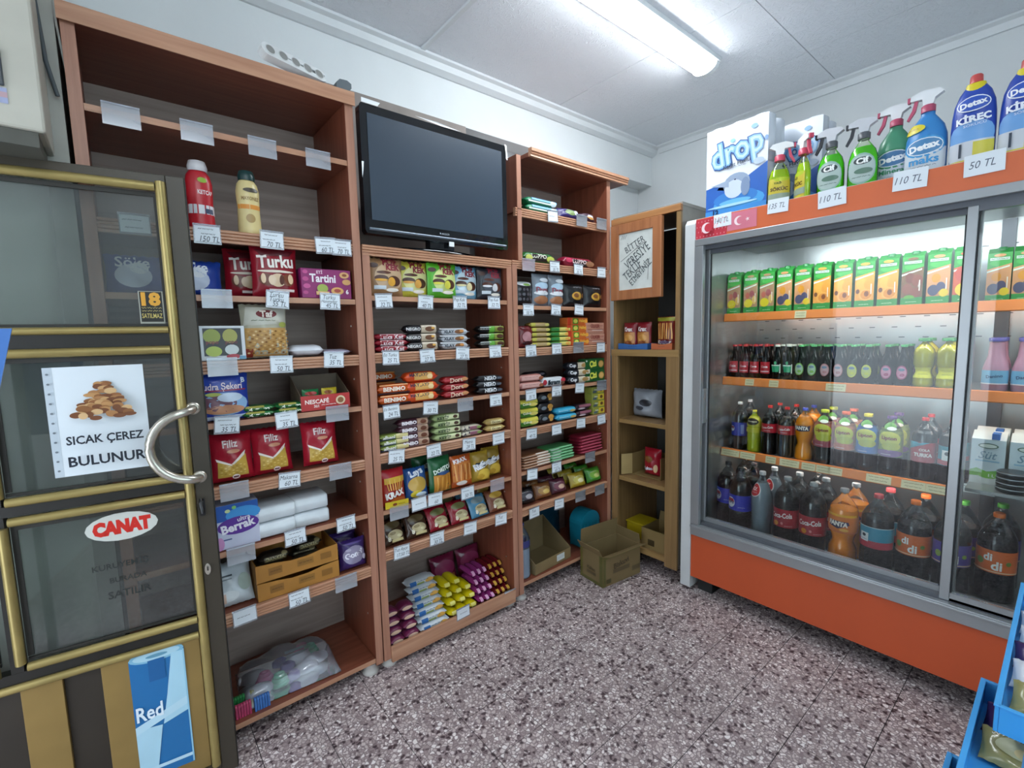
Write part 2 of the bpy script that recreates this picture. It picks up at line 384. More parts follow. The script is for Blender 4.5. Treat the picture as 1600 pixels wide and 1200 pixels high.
for q in ((-.4, -.36), (.78, .82), (1.96, 2.0)): b.box(q[0], q[1], YF-.07, YF-.02, .8, 2.3, fm)
b.box(-.4, 2, YF-.07, YF-.02, .8, .84, fm); b.box(-.4, 2, YF-.07, YF-.02, 2.26, 2.3, fm); b.obj('window_frame', bpy.data.objects['window_1'])
# grey pillar left of the shelving
greym = mat('grey_plaster', '#bfc1b8', .7, var=.16, vs=4, bump=.15, bs=30)
b = MB(); b.box(XL, -.066, 1.86, YW, 0, ZB, greym); struct('wall_pillar', b)
b = MB(); b.box(-.115, -.066, 1.79, 1.8595, 0, ZB-.002, mat('grey_post', '#a09f97', .5, var=.12)); struct('trim_2', b)
# ceiling
def ceilm():
    m, nt, p = NM('embossed_ceiling'); N = nt.nodes; L = nt.links
    tc = N.new('ShaderNodeNewGeometry')
    n1 = N.new('ShaderNodeTexNoise'); n1.inputs['Scale'].default_value = 22; n1.inputs['Detail'].default_value = 1; n1.inputs['Distortion'].default_value = 2.2; L.new(tc.outputs['Position'], n1.inputs['Vector'])
    cr = N.new('ShaderNodeValToRGB'); e = cr.color_ramp.elements; e[0].position = .44; e[0].color = (0, 0, 0, 1); e[1].position = .50; e[1].color = (1, 1, 1, 1); q = e.new(.56); q.color = (0, 0, 0, 1)
    L.new(n1.outputs['Fac'], cr.inputs['Fac'])
    bp = N.new('ShaderNodeBump'); bp.inputs['Strength'].default_value = .5; bp.inputs['Distance'].default_value = .0045; L.new(cr.outputs[0], bp.inputs['Height']); L.new(bp.outputs[0], p.inputs['Normal'])
    p.inputs['Base Color'].default_value = lin('#eef1f6'); p.inputs['Roughness'].default_value = .55; return m
CM = ceilm()
b = MB(); b.box(XL-.1, XW+.1, YF-.1, YW+.1, ZC+.006, ZC+.08, wallm); ceil = struct('ceiling', b)
xs = [XL, 0.0, 1.22, 2.14, 2.75, XW]; ys = [YF, -.27, .95, YW]
for i in range(5):
    for j in range(3):
        b = MB(); b.box(xs[i]+.002, xs[i+1]-.002, ys[j]+.002, ys[j+1]-.002, ZC, ZC+.006, CM); b.obj('ceiling_panel', ceil)
white = mat('white_gloss_paint', '#e4e8ea', .4, var=.02)
b = MB(); b.prism([(1.206, ZC-.001), (1.234, ZC-.001), (1.230, ZC-.008), (1.210, ZC-.008)], YF, YB-.05, white, axis=1); b.obj('joint_strip', ceil)
pr = [(YB-.0005, ZC-.0005), (YB-.07, ZC-.0005), (YB-.07, ZC-.012), (YB-.05, ZC-.02), (YB-.04, ZC-.045), (YB-.012, ZC-.06), (YB-.0005, ZC-.06)]
b = MB(); b.prism(pr, XL, XW-.001, white, axis=0); struct('trim_3', b)
pr = [(XW-.0005, ZC-.0005), (XW-.045, ZC-.0005), (XW-.045, ZC-.01), (XW-.025, ZC-.02), (XW-.015, ZC-.05), (XW-.0005, ZC-.05)]
b = MB(); b.prism(pr, YF, YB-.07, white, axis=1); struct('trim_4', b)
# ---- fluorescent batten
def tube_light(x0, x1, y, desc, where):
    r = empty('ceiling_light', ((x0+x1)/2, y, ZC)); w2 = (x1-x0)/2
    b = MB(); b.box(-w2, w2, -.075, .075, -.022, 0, white); b.obj('housing', r, .003)
    em, nt, p = NM('lit_diffuser'); p.inputs['Base Color'].default_value = (.9, .9, .9, 1); p.inputs['Emission Color'].default_value = (.90, .96, 1, 1); p.inputs['Emission Strength'].default_value = TUBE
    b = MB(); pts = [(.062*math.cos(a), -.022 - .036*math.sin(a)) for a in [PI*k/10 for k in range(11)]]
    b.prism(pts, -w2+.03, w2-.03, em, axis=0, smooth=True); b.obj('diffuser', r)
    for s in (-1, 1):
        b = MB(); pts = [(.066*math.cos(a), -.022 - .040*math.sin(a)) for a in [PI*k/10 for k in range(11)]]
        b.prism(pts, s*w2-.03*(s > 0), s*w2+.03*(s < 0), white, axis=0); b.obj('end_cap', r)
    rec(r, desc, where, 'light', x0, 2.7)
tube_light(1.22, 2.44, 1.31, 'added unseen fluorescent batten light', 'on ceiling above the shelves')
tube_light(-.6, .62, -.5, 'added unseen fluorescent batten light', 'on ceiling behind the viewpoint')  # second batten added out of view to lift the room light

# ================================================================== SHELF UNITS
WD = wood('cherry_veneer', '#703a29', '#824a37', 0)
WZ = wood('cherry_veneer_upright', '#733c2a', '#864c38', 2)
EX = wood('pale_cherry_edge', '#ab7a5e', '#c49577', 0); EZ = wood('pale_cherry_edge_upright', '#9c6c56', '#b38069', 2)
BK = wood('grey_brown_backboard', '#93827b', '#a8968d', 0, .6)
TAN = wood('oak_veneer', '#7b5f3b', '#90724a', 2); TANX = wood('oak_veneer_rail', '#7d6140', '#93754c', 0)
YS, YBK = 1.776, 2.15
def plain_board(u, x0, x1, z, y0=YS+.006, y1=YBK-.012, th=.019):
    b = MB(); b.box(x0, x1, y0, y1, z-th, z, WD); s = b.obj('shelf', u)
    b = MB(); b.box(x0, x1, y0-.0012, y0-.0002, z-th, z, EX); b.obj('edge_band', s); return s
def mould_board(u, x0, x1, z, y0=YS, y1=YBK-.012, hgt=.040, over=0):
    b = MB(); b.box(x0, x1, y0+.020, y1, z-.019, z, WD); s = b.obj('shelf', u)
    t = z + .001; q = hgt
    pts = [(y0+.0198, t), (y0+.004, t), (y0, t-.004), (y0, t-.2*q), (y0+.0045, t-.25*q), (y0+.001, t-.32*q), (y0+.001, t-.45*q), (y0+.0055, t-.5*q), (y0+.002, t-.57*q), (y0+.002, t-.70*q), (y0+.0065, t-.75*q), (y0+.003, t-.82*q), (y0+.003, t-q), (y0+.0198, t-q)]
    b = MB(); b.prism(pts, x0-over, x1+over, EX, axis=0); b.obj('moulded_edge', s); return s
def foot(u, x, y, h=.045):
    b = MB(); b.lathe([(.032, 0), (.034, .004), (.030, .012), (.026, .016), (.024, h-.012), (.030, h-.006), (.030, h)], mat('grey_plastic_foot', '#c2beb9', .5), 16, (x, y, 0)); b.obj('foot', u)
def side(u, x0, x1, z0, z1, y0=YS, y1=YBK-.01):
    b = MB(); b.box(x0, x1, y0+.004, y1, z0, z1, WZ); s = b.obj('side_panel', u)
    b = MB(); b.box(x0, x1, y0, y0+.0038, z0, z1, EZ); b.obj('edge_band', s, .0006); return s
def unit(name, desc, x0, x1, pw, plain, mould, zb, zt):
    u = empty(name, ((x0+x1)/2, YS, 0)); u.location = (0, 0, 0)
    side(u, x0, x0+pw, .045, zt); side(u, x1-pw, x1, .045, zt)
    a, c = x0+pw+.0005, x1-pw-.0005
    b = MB(); b.box(x0+.004, x1-.004, YBK-.0095, YBK, .05, zt-.002, BK); b.obj('back_panel', u)
    for z in plain: plain_board(u, a, c, z)
    for z in mould: mould_board(u, a, c, z)
    for fx in (x0+.04, x1-.04):
        for fy in (YS+.045, YBK-.05): foot(u, fx, fy)
    u['label'] = desc; u['category'] = 'shelf unit'; u['group'] = 'wooden shelf units along the back wall'; return u
U1 = unit('shelf_unit', 'tall cherry wood shelf unit nearest the open door, power strip on its top', -.055, .733, .030, [2.06, 1.55, 1.137, .70], [1.757, 1.337, .921, .475], .075, 2.262)
s = plain_board(U1, -.024, .702, .075)
b = MB(); b.box(-.060, .738, YS-.008, YBK, 2.2635, 2.283, WD); b.box(-.060, .738, YS-.008, YS+.02, 2.2832, 2.302, WD); s = b.obj('top_board', U1)
b = MB(); b.box(-.060, .738, YS-.013, YS-.0085, 2.256, 2.303, EX); b.obj('edge_band', s)
U2 = unit('shelf_unit', 'lower cherry wood shelf unit in the middle, with the television on its top', .738, 1.484, .030, [1.567, 1.120, .692], [1.340, .930, .515], .075, 1.7375)
b = MB(); b.box(.742, 1.487, 2.128, 2.140, 1.7585, 2.494, mat('grey_brown_backing', '#8f857f', .6)); b.obj('backing_board', U2)
b = MB(); b.box(.740, 1.482, YS+.02, YBK-.012, 1.738, 1.757, WD); s = b.obj('top_board', U2)
t, q, y0 = 1.760, .040, YS-.004
b = MB(); b.prism([(y0+.0238, t), (y0+.004, t), (y0, t-.004), (y0, t-.2*q), (y0+.0045, t-.25*q), (y0+.001, t-.32*q), (y0+.001, t-.45*q), (y0+.0055, t-.5*q), (y0+.002, t-.57*q), (y0+.002, t-.70*q), (y0+.0065, t-.75*q), (y0+.003, t-.82*q), (y0+.003, t-q), (y0+.0238, t-q)], .740, 1.482, EX, axis=0); b.obj('moulded_edge', s)
b = MB(); b.box(.769, 1.453, YS+.006, YBK-.012, .055, .074, WD); s = b.obj('shelf', U2)
b = MB(); b.box(.769, 1.453, YS-.010, YS+.0055, .030, .098, EX); b.obj('front_lip', s, .002)
U3 = unit('shelf_unit', 'cherry wood shelf unit next to the corner cupboard, with an overhanging top board', 1.488, 2.236, .030, [1.546, 1.117, .698, .100], [2.015, 1.331, .919, .499], .09, 1.7425)
mould_board(U3, 1.490, 2.234, 1.762)
b = MB(); b.box(1.530, 1.556, YS+.004, YBK-.01, 1.7635, 2.262, WZ); s = b.obj('side_panel', U3); b = MB(); b.box(1.530, 1.556, YS, YS+.0038, 1.7635, 2.262, EZ); b.obj('edge_band', s)
b = MB(); b.box(2.208, 2.236, YS+.004, YBK-.01, 1.7635, 2.262, WZ); s = b.obj('side_panel', U3); b = MB(); b.box(2.208, 2.236, YS, YS+.0038, 1.7635, 2.262, EZ); b.obj('edge_band', s)
b = MB(); b.box(1.535, 2.23, YBK-.0095, YBK, 1.7635, 2.26, BK); b.obj('back_panel', U3)
b = MB(); b.box(1.60, 2.36, YS-.008, YBK, 2.2635, 2.283, WD); s = b.obj('top_board', U3)
b = MB(); b.prism([(YS-.030, 2.302), (YS-.034, 2.298), (YS-.034, 2.286), (YS-.026, 2.283), (YS-.030, 2.276), (YS-.024, 2.270), (YS-.026, 2.262), (YS-.0085, 2.262), (YS-.0085, 2.302)], 1.60, 2.37, EX, axis=0); b.obj('moulded_edge', s)
# small holes for shelf pins
for ux, U in ((.7025, U1), (1.4535, U2), (2.2055, U3)):
    b = MB(); pm = mat('steel_pin', '#b9b3ad', .3, .8)
    for z in (.25, .60, .82, 1.03, 1.24, 1.45, 1.65): b.cbox(ux-.0015, YS+.06, z, .003, .006, .006, pm)
    b.obj('shelf_pin', U)['kind'] = 'stuff'

# ================================================================== CORNER CUPBOARD (faces -x, stands between right unit and cooler)
XC = 2.262
C = empty('corner_cupboard'); C['label'] = 'tall oak corner cupboard with open lower compartments and one framed upper door'; C['category'] = 'cupboard'
Y0, Y1 = 1.335, 1.772
b = MB(); b.box(XC+.001, 2.72, Y0, Y0+.018, .10, 2.04, mat('grey_side_board', '#8e8b84', .6)); b.obj('side_panel', C)
b = MB(); b.box(XC+.001, 2.72, Y1-.018, Y1, .10, 2.04, TAN); b.obj('side_panel', C)
b = MB(); b.box(2.70, 2.719, Y0+.0185, Y1-.0185, .12, 2.03, mat('dark_back_board', '#3c3b38', .7)); b.obj('back_panel', C)
b = MB(); b.box(XC-.02, XC, Y0-.004, Y0+.072, .085, 1.283, TAN); b.box(XC-.018, XC, Y0-.003, Y0+.022, 1.2835, 2.01, TAN); b.obj('stile', C, .002)
b = MB(); b.box(XC-.019, XC, Y1-.042, Y1, .085, 1.283, TAN); b.obj('stile', C, .002)
b = MB(); b.box(XC-.022, XC, Y0-.004, Y1, 2.012, 2.047, wood('oak_top_rail', '#96673f', '#ad7b4e', 1)); b.obj('top_rail', C, .002)
b = MB(); b.box(XC+.0005, 2.72, Y0-.002, Y1+.002, 2.0405, 2.058, mat('grey_side_board', '#8e8b84', .6)); b.obj('top_board', C)
for z, fr in ((1.30, .036), (.885, .022), (.533, .022), (.128, .030)):
    b = MB(); b.box(XC+.012 if z < 1.2 else XC, 2.699, Y0+.0185, Y1-.0185, z-.018, z, TANX); s = b.obj('shelf', C)
    b = MB(); yy0, yy1 = (Y0+.0185, Y1-.0185) if z < 1.2 else (Y0-.002, Y1)
    b.box((XC+.0005 if z < 1.2 else XC-.022), (XC+.0115 if z < 1.2 else XC-.0005), yy0, yy1, z-fr, z+.001, wood('oak_edge', '#86693f', '#9c7d50', 1)); b.obj('edge_band', s)
# the framed door
dy0, dy1, dz0, dz1, dx = 1.432, 1.765, 1.585, 2.008, XC-.022
DW = wood('door_frame_cherry', '#935c3b', '#aa7049', 2)
b = MB(); b.box(dx-.004, dx+.012, dy0+.05, dy1-.05, dz0+.05, dz1-.05, DW); dr = b.obj('door', C)
for (a, c, e, f) in ((dy0, dy0+.055, dz0, dz1), (dy1-.055, dy1, dz0, dz1), (dy0+.0555, dy1-.0555, dz0, dz0+.055), (dy0+.0555, dy1-.0555, dz1-.055, dz1)):
    b = MB(); b.box(dx-.014, dx+.012, a, c, e, f, DW); b.obj('door_rail', dr, .003)
NT = MB(); NT.box(dx-.0065, dx-.0055, dy0+.055, dy1-.056, dz0+.055, dz1-.056, mat('aged_paper', '#c9cfcb', .7, var=.06, vs=20)); nt_ = NT.obj('handwritten_notice', C); nt_['label'] = 'white handwritten notice on the cupboard door'
nw, nh = (dy1-dy0-.111), (dz1-dz0-.111)
prints('handwriting', lambda x, z, off: (dx-.0068-off, dy1-.056-nw/2-x, dz0+.055+z), nw, nh,
  [('t', 'BİTTER', -.04, .80, .60, '#4d5458', 0, 1.25, 24), ('r', -.02, .70, .02, .004, '#4d5458'), ('p', [(-.45, .52), (-.45, .51), (.28, .80), (.28, .81)], '#5a6165'),
   ('t', 'VERESİYE', .02, .60, .80, '#4d5458', 0, 1.7, 34), ('t', 'TEKLİF', -.12, .36, .58, '#4d5458', 0, 1.6, 36), ('t', 'ETMEYİNİZ', .12, .30, .76, '#4d5458', 0, 1.6, 42),
   ('p', [(-.02, .12), (-.02, .11), (.42, .50), (.42, .51)], '#5a6165'), ('p', [(.38, .48), (.39, .48), (.37, .14), (.36, .14)], '#5a6165'), ('p', [(-.44, .90), (-.43, .90), (-.37, .97), (-.38, .97)], '#5a6165'), ('p', [(-.38, .90), (-.37, .90), (-.31, .97), (-.32, .97)], '#5a6165'), ('p', [(-.32, .90), (-.31, .90), (-.25, .97), (-.26, .97)], '#5a6165')], nt_)

# ================================================================== COOLER
F = empty('display_cooler'); F['label'] = 'large drinks cooler with sliding glass doors and orange panels'; F['category'] = 'cooler'
FX, FXB, FY0, FY1 = 2.25, 3.04, -.82, 1.31
AL = mat('satin_aluminium', '#9fa3a6', .32, .55, var=.03); ALD = mat('grey_track', '#5f636a', .4, .4)
OR = mat('orange_laminate', '#c4532a', .42, var=.03, vs=5); CR = mat('white_coated_steel', '#c9cdce', .4, var=.04)
INT = mat('stainless_liner', '#a2a6a7', .30, .75, var=.10, vs=3)
b = MB(); b.prism([(FX, .02), (FX, 1.93), (FX+.02, 1.955), (FXB, 1.955), (FXB, .02)], FY1-.055, FY1, CR, axis=1); b.obj('side_wall', F, .003)
b = MB(); b.prism([(FX, .02), (FX, 1.93), (FX+.02, 1.955), (FXB, 1.955), (FXB, .02)], FY0, FY0+.055, CR, axis=1); b.obj('side_wall', F, .003)
y0, y1 = FY0+.0555, FY1-.0555
b = MB(); b.box(FX+.006, FX+.018, y0, y1, .085, .322, OR); b.obj('lower_panel', F, .001)
b = MB(); b.box(FX+.006, FX+.018, y0, y1, 1.852, 1.950, mat('orange_header', '#d2693f', .35, var=.02)); b.obj('header_panel', F, .001)
b = MB(); b.box(FX+.02, FXB, y0, y1, 1.93, 1.9545, CR); b.obj('top_panel', F)
b = MB(); b.box(FX+.02, FXB, y0, y1, .26, .334, INT); b.obj('deck', F)
b = MB(); b.box(2.96, FXB, y0, y1, .335, 1.925, INT); bk = b.obj('back_liner', F)
b = MB(); sl = mat('dark_slot', '#3a3d40', .6)
for r_ in range(3):
    for k in range(22): b.cbox(2.959, y0+.06+k*.09 + (r_ % 2)*.03, 1.345+.05*r_, .002, .022, .004, sl)
for k in range(22): b.cbox(2.959, y0+.06+k*.09, 1.74, .002, .022, .004, sl)
b.obj('air_slot', bk)['kind'] = 'stuff'
b = MB(); b.box(FX+.02, 2.96, y1-.012, y1, .335, 1.925, INT); b.obj('side_liner', F)
b = MB(); b.box(FX+.02, 2.96, y0, y0+.012, .335, 1.925, INT); b.obj('side_liner', F)
b = MB(); b.box(FX+.10, 2.95, y0, y1, 1.845, 1.925, INT); b.obj('ceiling_liner', F)
for yy in (.215, -.30): b = MB(); b.box(2.93, 2.959, yy-.022, yy+.022, .335, 1.84, ALD); b.obj('shelf_upright', F)
# frame
b = MB(); b.box(FX-.006, FX+.02, y0, y1, .323, .382, AL); b.box(FX-.012, FX+.002, y0, y1, .366, .376, AL); b.obj('bottom_rail', F, .002)
b = MB(); b.box(FX+.021, FX+.10, y0, y1, .335, .395, ALD); b.obj('door_track', F)
b = MB(); b.box(FX-.006, FX+.02, y0, y1, 1.818, 1.851, AL); b.obj('top_rail', F, .002)
b = MB(); b.box(FX+.021, FX+.099, y0, y1, 1.80, 1.8515, ALD); b.obj('door_track', F)
for (a, c) in ((y1-.045, y1), (y0, y0+.045)):
    b = MB(); b.box(FX-.006, FX+.02, a, c, .383, 1.817, AL); b.obj('frame_post', F, .002)
# sliding doors : left one (behind), right one (in front)
pane = clear('cooler_glass', '#f5f9f8', .85, .012)
def sdoor(xp, a, c, name):
    d = empty(name, parent=F); AM = AL
    b = MB(); b.box(xp, xp+.004, a+.03, c-.03, .415, 1.78, pane); b.obj('glass_pane', d)
    for q in ((a, a+.042), (c-.028, c)): b = MB(); b.box(xp-.010, xp+.014, q[0], q[1], .385, 1.80, AM); b.obj('door_stile', d, .0015)
    b = MB(); b.box(xp-.009, xp+.013, a+.0425, c-.0285, .385, .4145, AM); b.obj('door_rail', d); b = MB(); b.box(xp-.009, xp+.013, a+.0425, c-.0285, 1.7805, 1.80, ALD); b.obj('door_rail', d)
    gm = mat('rubber_gasket', '#1f2226', .6)
    for q in ((c-.0325, c-.0285), (a+.0425, a+.0465)): b = MB(); b.box(xp-.0005, xp+.006, q[0], q[1], .415, 1.78, gm); b.obj('gasket', d)
    return d
d1 = sdoor(FX+.062, .232, 1.232, 'sliding_door'); d2 = sdoor(FX+.030, -.78, .270, 'sliding_door')
b = MB(); b.box(FX+.018, FX+.0515, 1.206, 1.218, .93, 1.10, AL); b.box(FX+.012, FX+.0515, 1.203, 1.221, 1.088, 1.104, AL); b.box(FX+.012, FX+.0515, 1.203, 1.221, .926, .942, AL); b.obj('handle', d1)
for (x, y) in ((2.36, 1.20), (2.36, -.70), (2.95, 1.20), (2.95, -.70)):
    b = MB(); b.box(x-.05, x+.05, y-.04, y+.04, 0, .26, mat('black_foot', '#232323', .7)); b.obj('foot', F)
b = MB(); b.box(FX+.08, FXB, y0, y1, .06, .26, mat('dark_base', '#2b2b2d', .8)); b.obj('base_pan', F)
# shelves with orange price rails
ORL = mat('orange_price_rail', '#e5853f', .4, var=.03)
for z, yy0, yy1, lab in ((1.484, y0+.02, y1-.015, 0), (1.140, y0+.02, y1-.015, 1), (.742, .255, y1-.015, 2), (.770, y0+.02, .245, 3)):
    b = MB(); b.box(2.555, 2.925, yy0, yy1, z-.012, z, mat('wire_shelf_grey', '#8b8f90', .35, .6)); s = b.obj('shelf', F)
    if lab < 3:
        b = MB(); b.prism([(2.553, z+.004), (2.541, z+.002), (2.534, z-.036), (2.538, z-.040), (2.553, z-.036)], yy0, yy1, ORL, axis=1); rl = b.obj('price_rail', s)
    else:
        b = MB(); b.box(2.541, 2.5545, yy0, yy1, z-.004, z+.004, AL); b.box(2.541, 2.5545, yy0, yy1, z-.030, z-.024, AL); rl = b.obj('price_rail', s)
    cards = {0: [(0.865, .05)], 1: [(1.095, .045), (0.975, .045), (0.705, .08)],
             2: [(1.188, .10), (1.094, .08), (0.977, .05), (0.889, .09), (0.803, .06), (0.740, .06), (0.690, .055), (0.526, .09), (0.407, .08), (0.329, .075)],
             3: [(0.215, .10)]}[lab]
    cm = mat('cream_price_card', '#ddd5ad', .5) if lab < 3 else mat('white_price_card', '#dfe6e6', .5)
    for k, (yc, ww) in enumerate(cards):
        x1, x2 = (2.5395, 2.5335) if lab < 3 else (2.540, 2.538)
        b = MB(); b.add([(x1, yc-ww/2, z-.001), (x1, yc+ww/2, z-.001), (x2-.0006, yc+ww/2, z-.035), (x2-.0006, yc-ww/2, z-.035)], [(0, 1, 2, 3)], cm)
        o = b.obj('price_card', rl)
        prints('handwriting', lambda x, q, off, yc=yc, x1=x1, x2=x2, z=z: (x1 - .0004 - off + (x2-x1)*(1-q/.034), yc-x, z-.035+q), ww, .034, [('s', 0, .72, .8, .12, '#6b6a58', k), ('s', 0, .32, .7, .16, '#6b6a58', k+9)], rl)
# lamp of the cooler behind the header
em, nt, p = NM('cooler_lamp'); p.inputs['Emission Color'].default_value = (.93, .97, 1, 1); p.inputs['Emission Strength'].default_value = FRIDGE_TUBE
b = MB(); b.tube([(2.375, y0+.15, 1.828), (2.375, y1-.15, 1.828)], .013, em, 10); b.obj('lamp_tube', F)
em2, nt, p = NM('added_fill_strip'); p.inputs['Emission Color'].default_value = (1, .97, .92, 1); p.inputs['Emission Strength'].default_value = FILL_STRIP
for z_, a_ in ((1.4705, y0+.05), (1.1265, y0+.05), (.7285, .27)):  # glowing strips added below the shelves to brighten the drinks
    b = MB(); b.box(2.556, 2.566, a_, y1-.05, z_-.004, z_, em2); b.obj('added_fill_strip', F)
# flag stickers on header : red with star and crescent
def flag(yc, ww, zc, hh, c, spots):
    def S(x, z, off): return (FX+.0055-off, yc-x, zc-hh/2+z)
    sp = [('r', 0, .5, 1, 1, c)]
    if spots:
        for i in range(9):
            for j in range(4): sp.append(('e', -.46+i*.115+(j % 2)*.05, .14+j*.24, .03, .08, '#d98a92'))
    a = hh/ww
    sp += [('e', -.10, .5, .52*a*1.0, .52, '#f2d9dc'), ('e', -.10+.10*a, .5, .42*a, .42, c)]
    st = []
    for k in range(10):
        r_ = .13 if k % 2 == 0 else .05; t_ = PI + PI*k/5; st.append((.20*1 + r_*a*math.cos(t_), .5 + r_*math.sin(t_)))
    sp.append(('p', st, '#f2d9dc'))
    o = prints('flag_sticker', S, ww, hh, sp, F, nu=1, nv=1); o['label'] = 'flag sticker with white crescent and star'
flag(1.177, .155, 1.897, .098, '#c23a48', True); flag(1.030, .135, 1.905, .080, '#d4798c', False)

# ================================================================== GLASS ENTRANCE DOOR standing open against the shelves
DR = empty('entrance_door', (.180, 1.691, 0), R(-7.7)); DR['label'] = 'open brown metal entrance door with glass panes and brass mouldings'; DR['category'] = 'door'
BR = mat('dark_bronze_paint', '#3b352b', .38, var=.12, vs=5); GO = mat('brass_moulding', '#a2905a', .32, .5, var=.12, vs=12); BKp = mat('black_infill', '#17140f', .5)
gl = clear('door_glass', '#dde1df', 1.8, .03, haze=.045, hazec='#c0c6c4')
U0 = -.95
b = MB(); b.box(-.044, 0, -.02, .02, .012, 1.872, BR); b.obj('door_stile', DR, .002)
b = MB(); b.box(.0003, .0020, -.018, .018, .012, 1.872, mat('black_edge_seal', '#101010', .5)); b.obj('edge_seal', DR)
b = MB(); b.box(U0, U0+.044, -.02, .02, .012, 1.872, BR); b.obj('door_stile', DR, .002)
b = MB(); b.box(U0+.0445, -.0445, -.02, .02, 1.842, 1.872, BR); b.obj('door_rail', DR, .002)
for za, zb in ((1.394, 1.430), (.962, .990), (.510, .539)):
    b = MB(); b.box(U0+.0445, -.0445, -.015, .015, za, zb, BKp); b.obj('door_rail', DR)
b = MB(); b.box(U0+.0445, -.0445, -.02, .02, .012, .05, BR); b.obj('door_rail', DR)
for za, zb in ((.539, .962), (.990, 1.394)):
    b = MB(); b.box(-.480, -.455, -.015, .015, za+.0005, zb-.0005, BKp); b.obj('door_stile', DR)
def gold(x0, x1, z0, z1):
    b = MB()
    if x1-x0 > z1-z0:
        c = (z0+z1)/2; r_ = (z1-z0)/2
        b.prism([(-.0155 - .013*math.sin(a), c - r_*math.cos(a)) for a in [PI*k/8 for k in range(9)]], x0, x1, GO, axis=0, smooth=True)
    else:
        c = (x0+x1)/2; r_ = (x1-x0)/2
        b.prism([(c - r_*math.cos(a), -.0165 - .015*math.sin(a)) for a in [PI*k/8 for k in range(9)]], z0, z1, GO, axis=2, smooth=True)
    b.obj('moulding', DR)
gold(-.070, -.0445, .05, 1.852)
gold(U0+.0445, -.0705, 1.825, 1.850); gold(U0+.0445, -.0705, 1.429, 1.449); gold(U0+.0445, -.0705, 1.370, 1.394)
gold(-.446, -.0705, .988, 1.012); gold(-.446, -.0705, .936, .960); gold(-.446, -.0705, .538, .562); gold(U0+.0445, -.0705, .488, .511)
for za, zb in ((.563, .935), (1.013, 1.369)):
    gold(-.470, -.447, za, zb); gold(-.520, -.497, za, zb)
for za in (.988, .936, .538): gold(U0+.0445, -.497, za, za+.024)
for x0, x1, za, zb in ((U0+.0445, -.0705, 1.45, 1.824), (-.4465, -.0705, 1.013, 1.369), (-.4465, -.0705, .563, .935), (U0+.0445, -.4975, 1.013, 1.369), (U0+.0445, -.4975, .563, .935)):
    b = MB(); b.box(x0, x1, -.003, .001, za, zb, gl); b.obj('glass_pane', DR)
    b = MB(); gk = mat('dark_glazing_bead', '#24221d', .6); q = .012
    b.box(x0, x1, -.008, -.0035, zb-q, zb, gk); b.box(x0, x1, -.008, -.0035, za, za+q*.6, gk); b.box(x0, x0+q, -.008, -.0035, za+q, zb-q, gk); b.box(x1-q*.5, x1, -.008, -.0035, za+q, zb-q, gk); b.obj('glazing_bead', DR)
# corrugated kick panel : raised brass strips alternating with dark recesses
KB = mat('dark_kick_strip', '#2c261e', .45, var=.12); KG = mat('brass_kick_strip', '#957b48', .4, .35, var=.14, vs=6)
x = -.071; k = 0
for x1, x0, g in ((-.071, -.306, 1), (-.306, -.386, 0), (-.386, -.470, 1), (-.470, -.552, 0), (-.552, -.635, 1), (-.635, -.715, 0), (-.715, -.80, 1), (-.80, -.905, 0)):
    b = MB(); b.box(x0+.0003, x1-.0003, -.012 if g else -.002, .008, .0505, .4875, KG if g else KB); b.obj('kick_strip', DR, .001)
# handle
b = MB(); pts = []
for k in range(17):
    a = R(90 + 180*k/16); pts.append((-.038 + .10*math.cos(a) - .0, -.062 + .0*k, 1.10 + .100*math.sin(a)))
pts = [(-.030, -.022, 1.205), (-.033, -.050, 1.204)] + pts[1:-1] + [(-.033, -.050, .996), (-.030, -.022, .995)]
HM = mat('worn_chrome', '#c3beb2', .25, .75, var=.08, vs=30)
b.tube(pts, .0125, HM, 12); h = b.obj('handle', DR); h['label'] = 'curved chrome pull handle'
for z in (1.205, .995): b = MB(); b.lathe([(.019, 0), (.019, .004), (.012, .006)], HM, 16); o = b.obj('rosette', h); o.location = (-.030, -.0205, z); o.rotation_euler = (R(90), 0, 0)
b = MB(); b.cbox(-.030, -.023, .90, .014, .006, .050, mat('black_latch', '#17171a', .3)); b.tube([(-.030, -.026, .925), (-.034, -.036, .918), (-.030, -.034, .885)], .006, mat('black_latch', '#17171a', .3)); b.obj('latch', DR)
b = MB(); b.prism([(-.031 + .008*math.cos(a) , .705 + .018*math.sin(a)) for a in [2*PI*k/14 for k in range(14)]], -.028, -.0202, HM, axis=1); b.cbox(-.031, -.030, .708, .003, .004, .012, BKp); b.obj('lock_cylinder', DR)
# notices and stickers on the glass
def on_door(x0, x1, z0, z1, y=-.0035): return lambda x, z, off: ((x0+x1)/2 + x, y-off, z0 + z)
b = MB(); x0, x1, z0, z1 = -.350, -.140, 1.046, 1.343
b.box(x0, x1, -.0052, -.0036, z0, z1, mat('white_paper', '#d4dce2', .5, var=.02)); no_ = b.obj('paper_notice', DR); no_['label'] = 'white notice about warm nuts'
sp = [('r', -.455, .5, .09, 1, '#b9c3cb')] + [('e', -.455, .06+.088*k, .03, .018, '#6e767e') for k in range(11)]
rn = random.Random(3); nuts = []
for k in range(60):
    t_ = rn.random(); yy = .52 + .34*t_; xx = .06 + rn.uniform(-1, 1)*.30*(1-t_)**.8
    nuts.append((yy, ('e', xx, yy, rn.uniform(.08, .15), rn.uniform(.035, .06), rn.choice(['#8a5a34', '#c49a68', '#a8774a', '#d0ab7c', '#74462a', '#b98a58', '#94603a']))))
sp += [q[1] for q in sorted(nuts, key=lambda q: -q[0])]
sp += [('t', 'SICAK ÇEREZ', .06, .33, .78, '#1c2430', .024, 1.15), ('t', 'BULUNUR', .06, .145, .78, '#1c2430', .024, 1.05)]
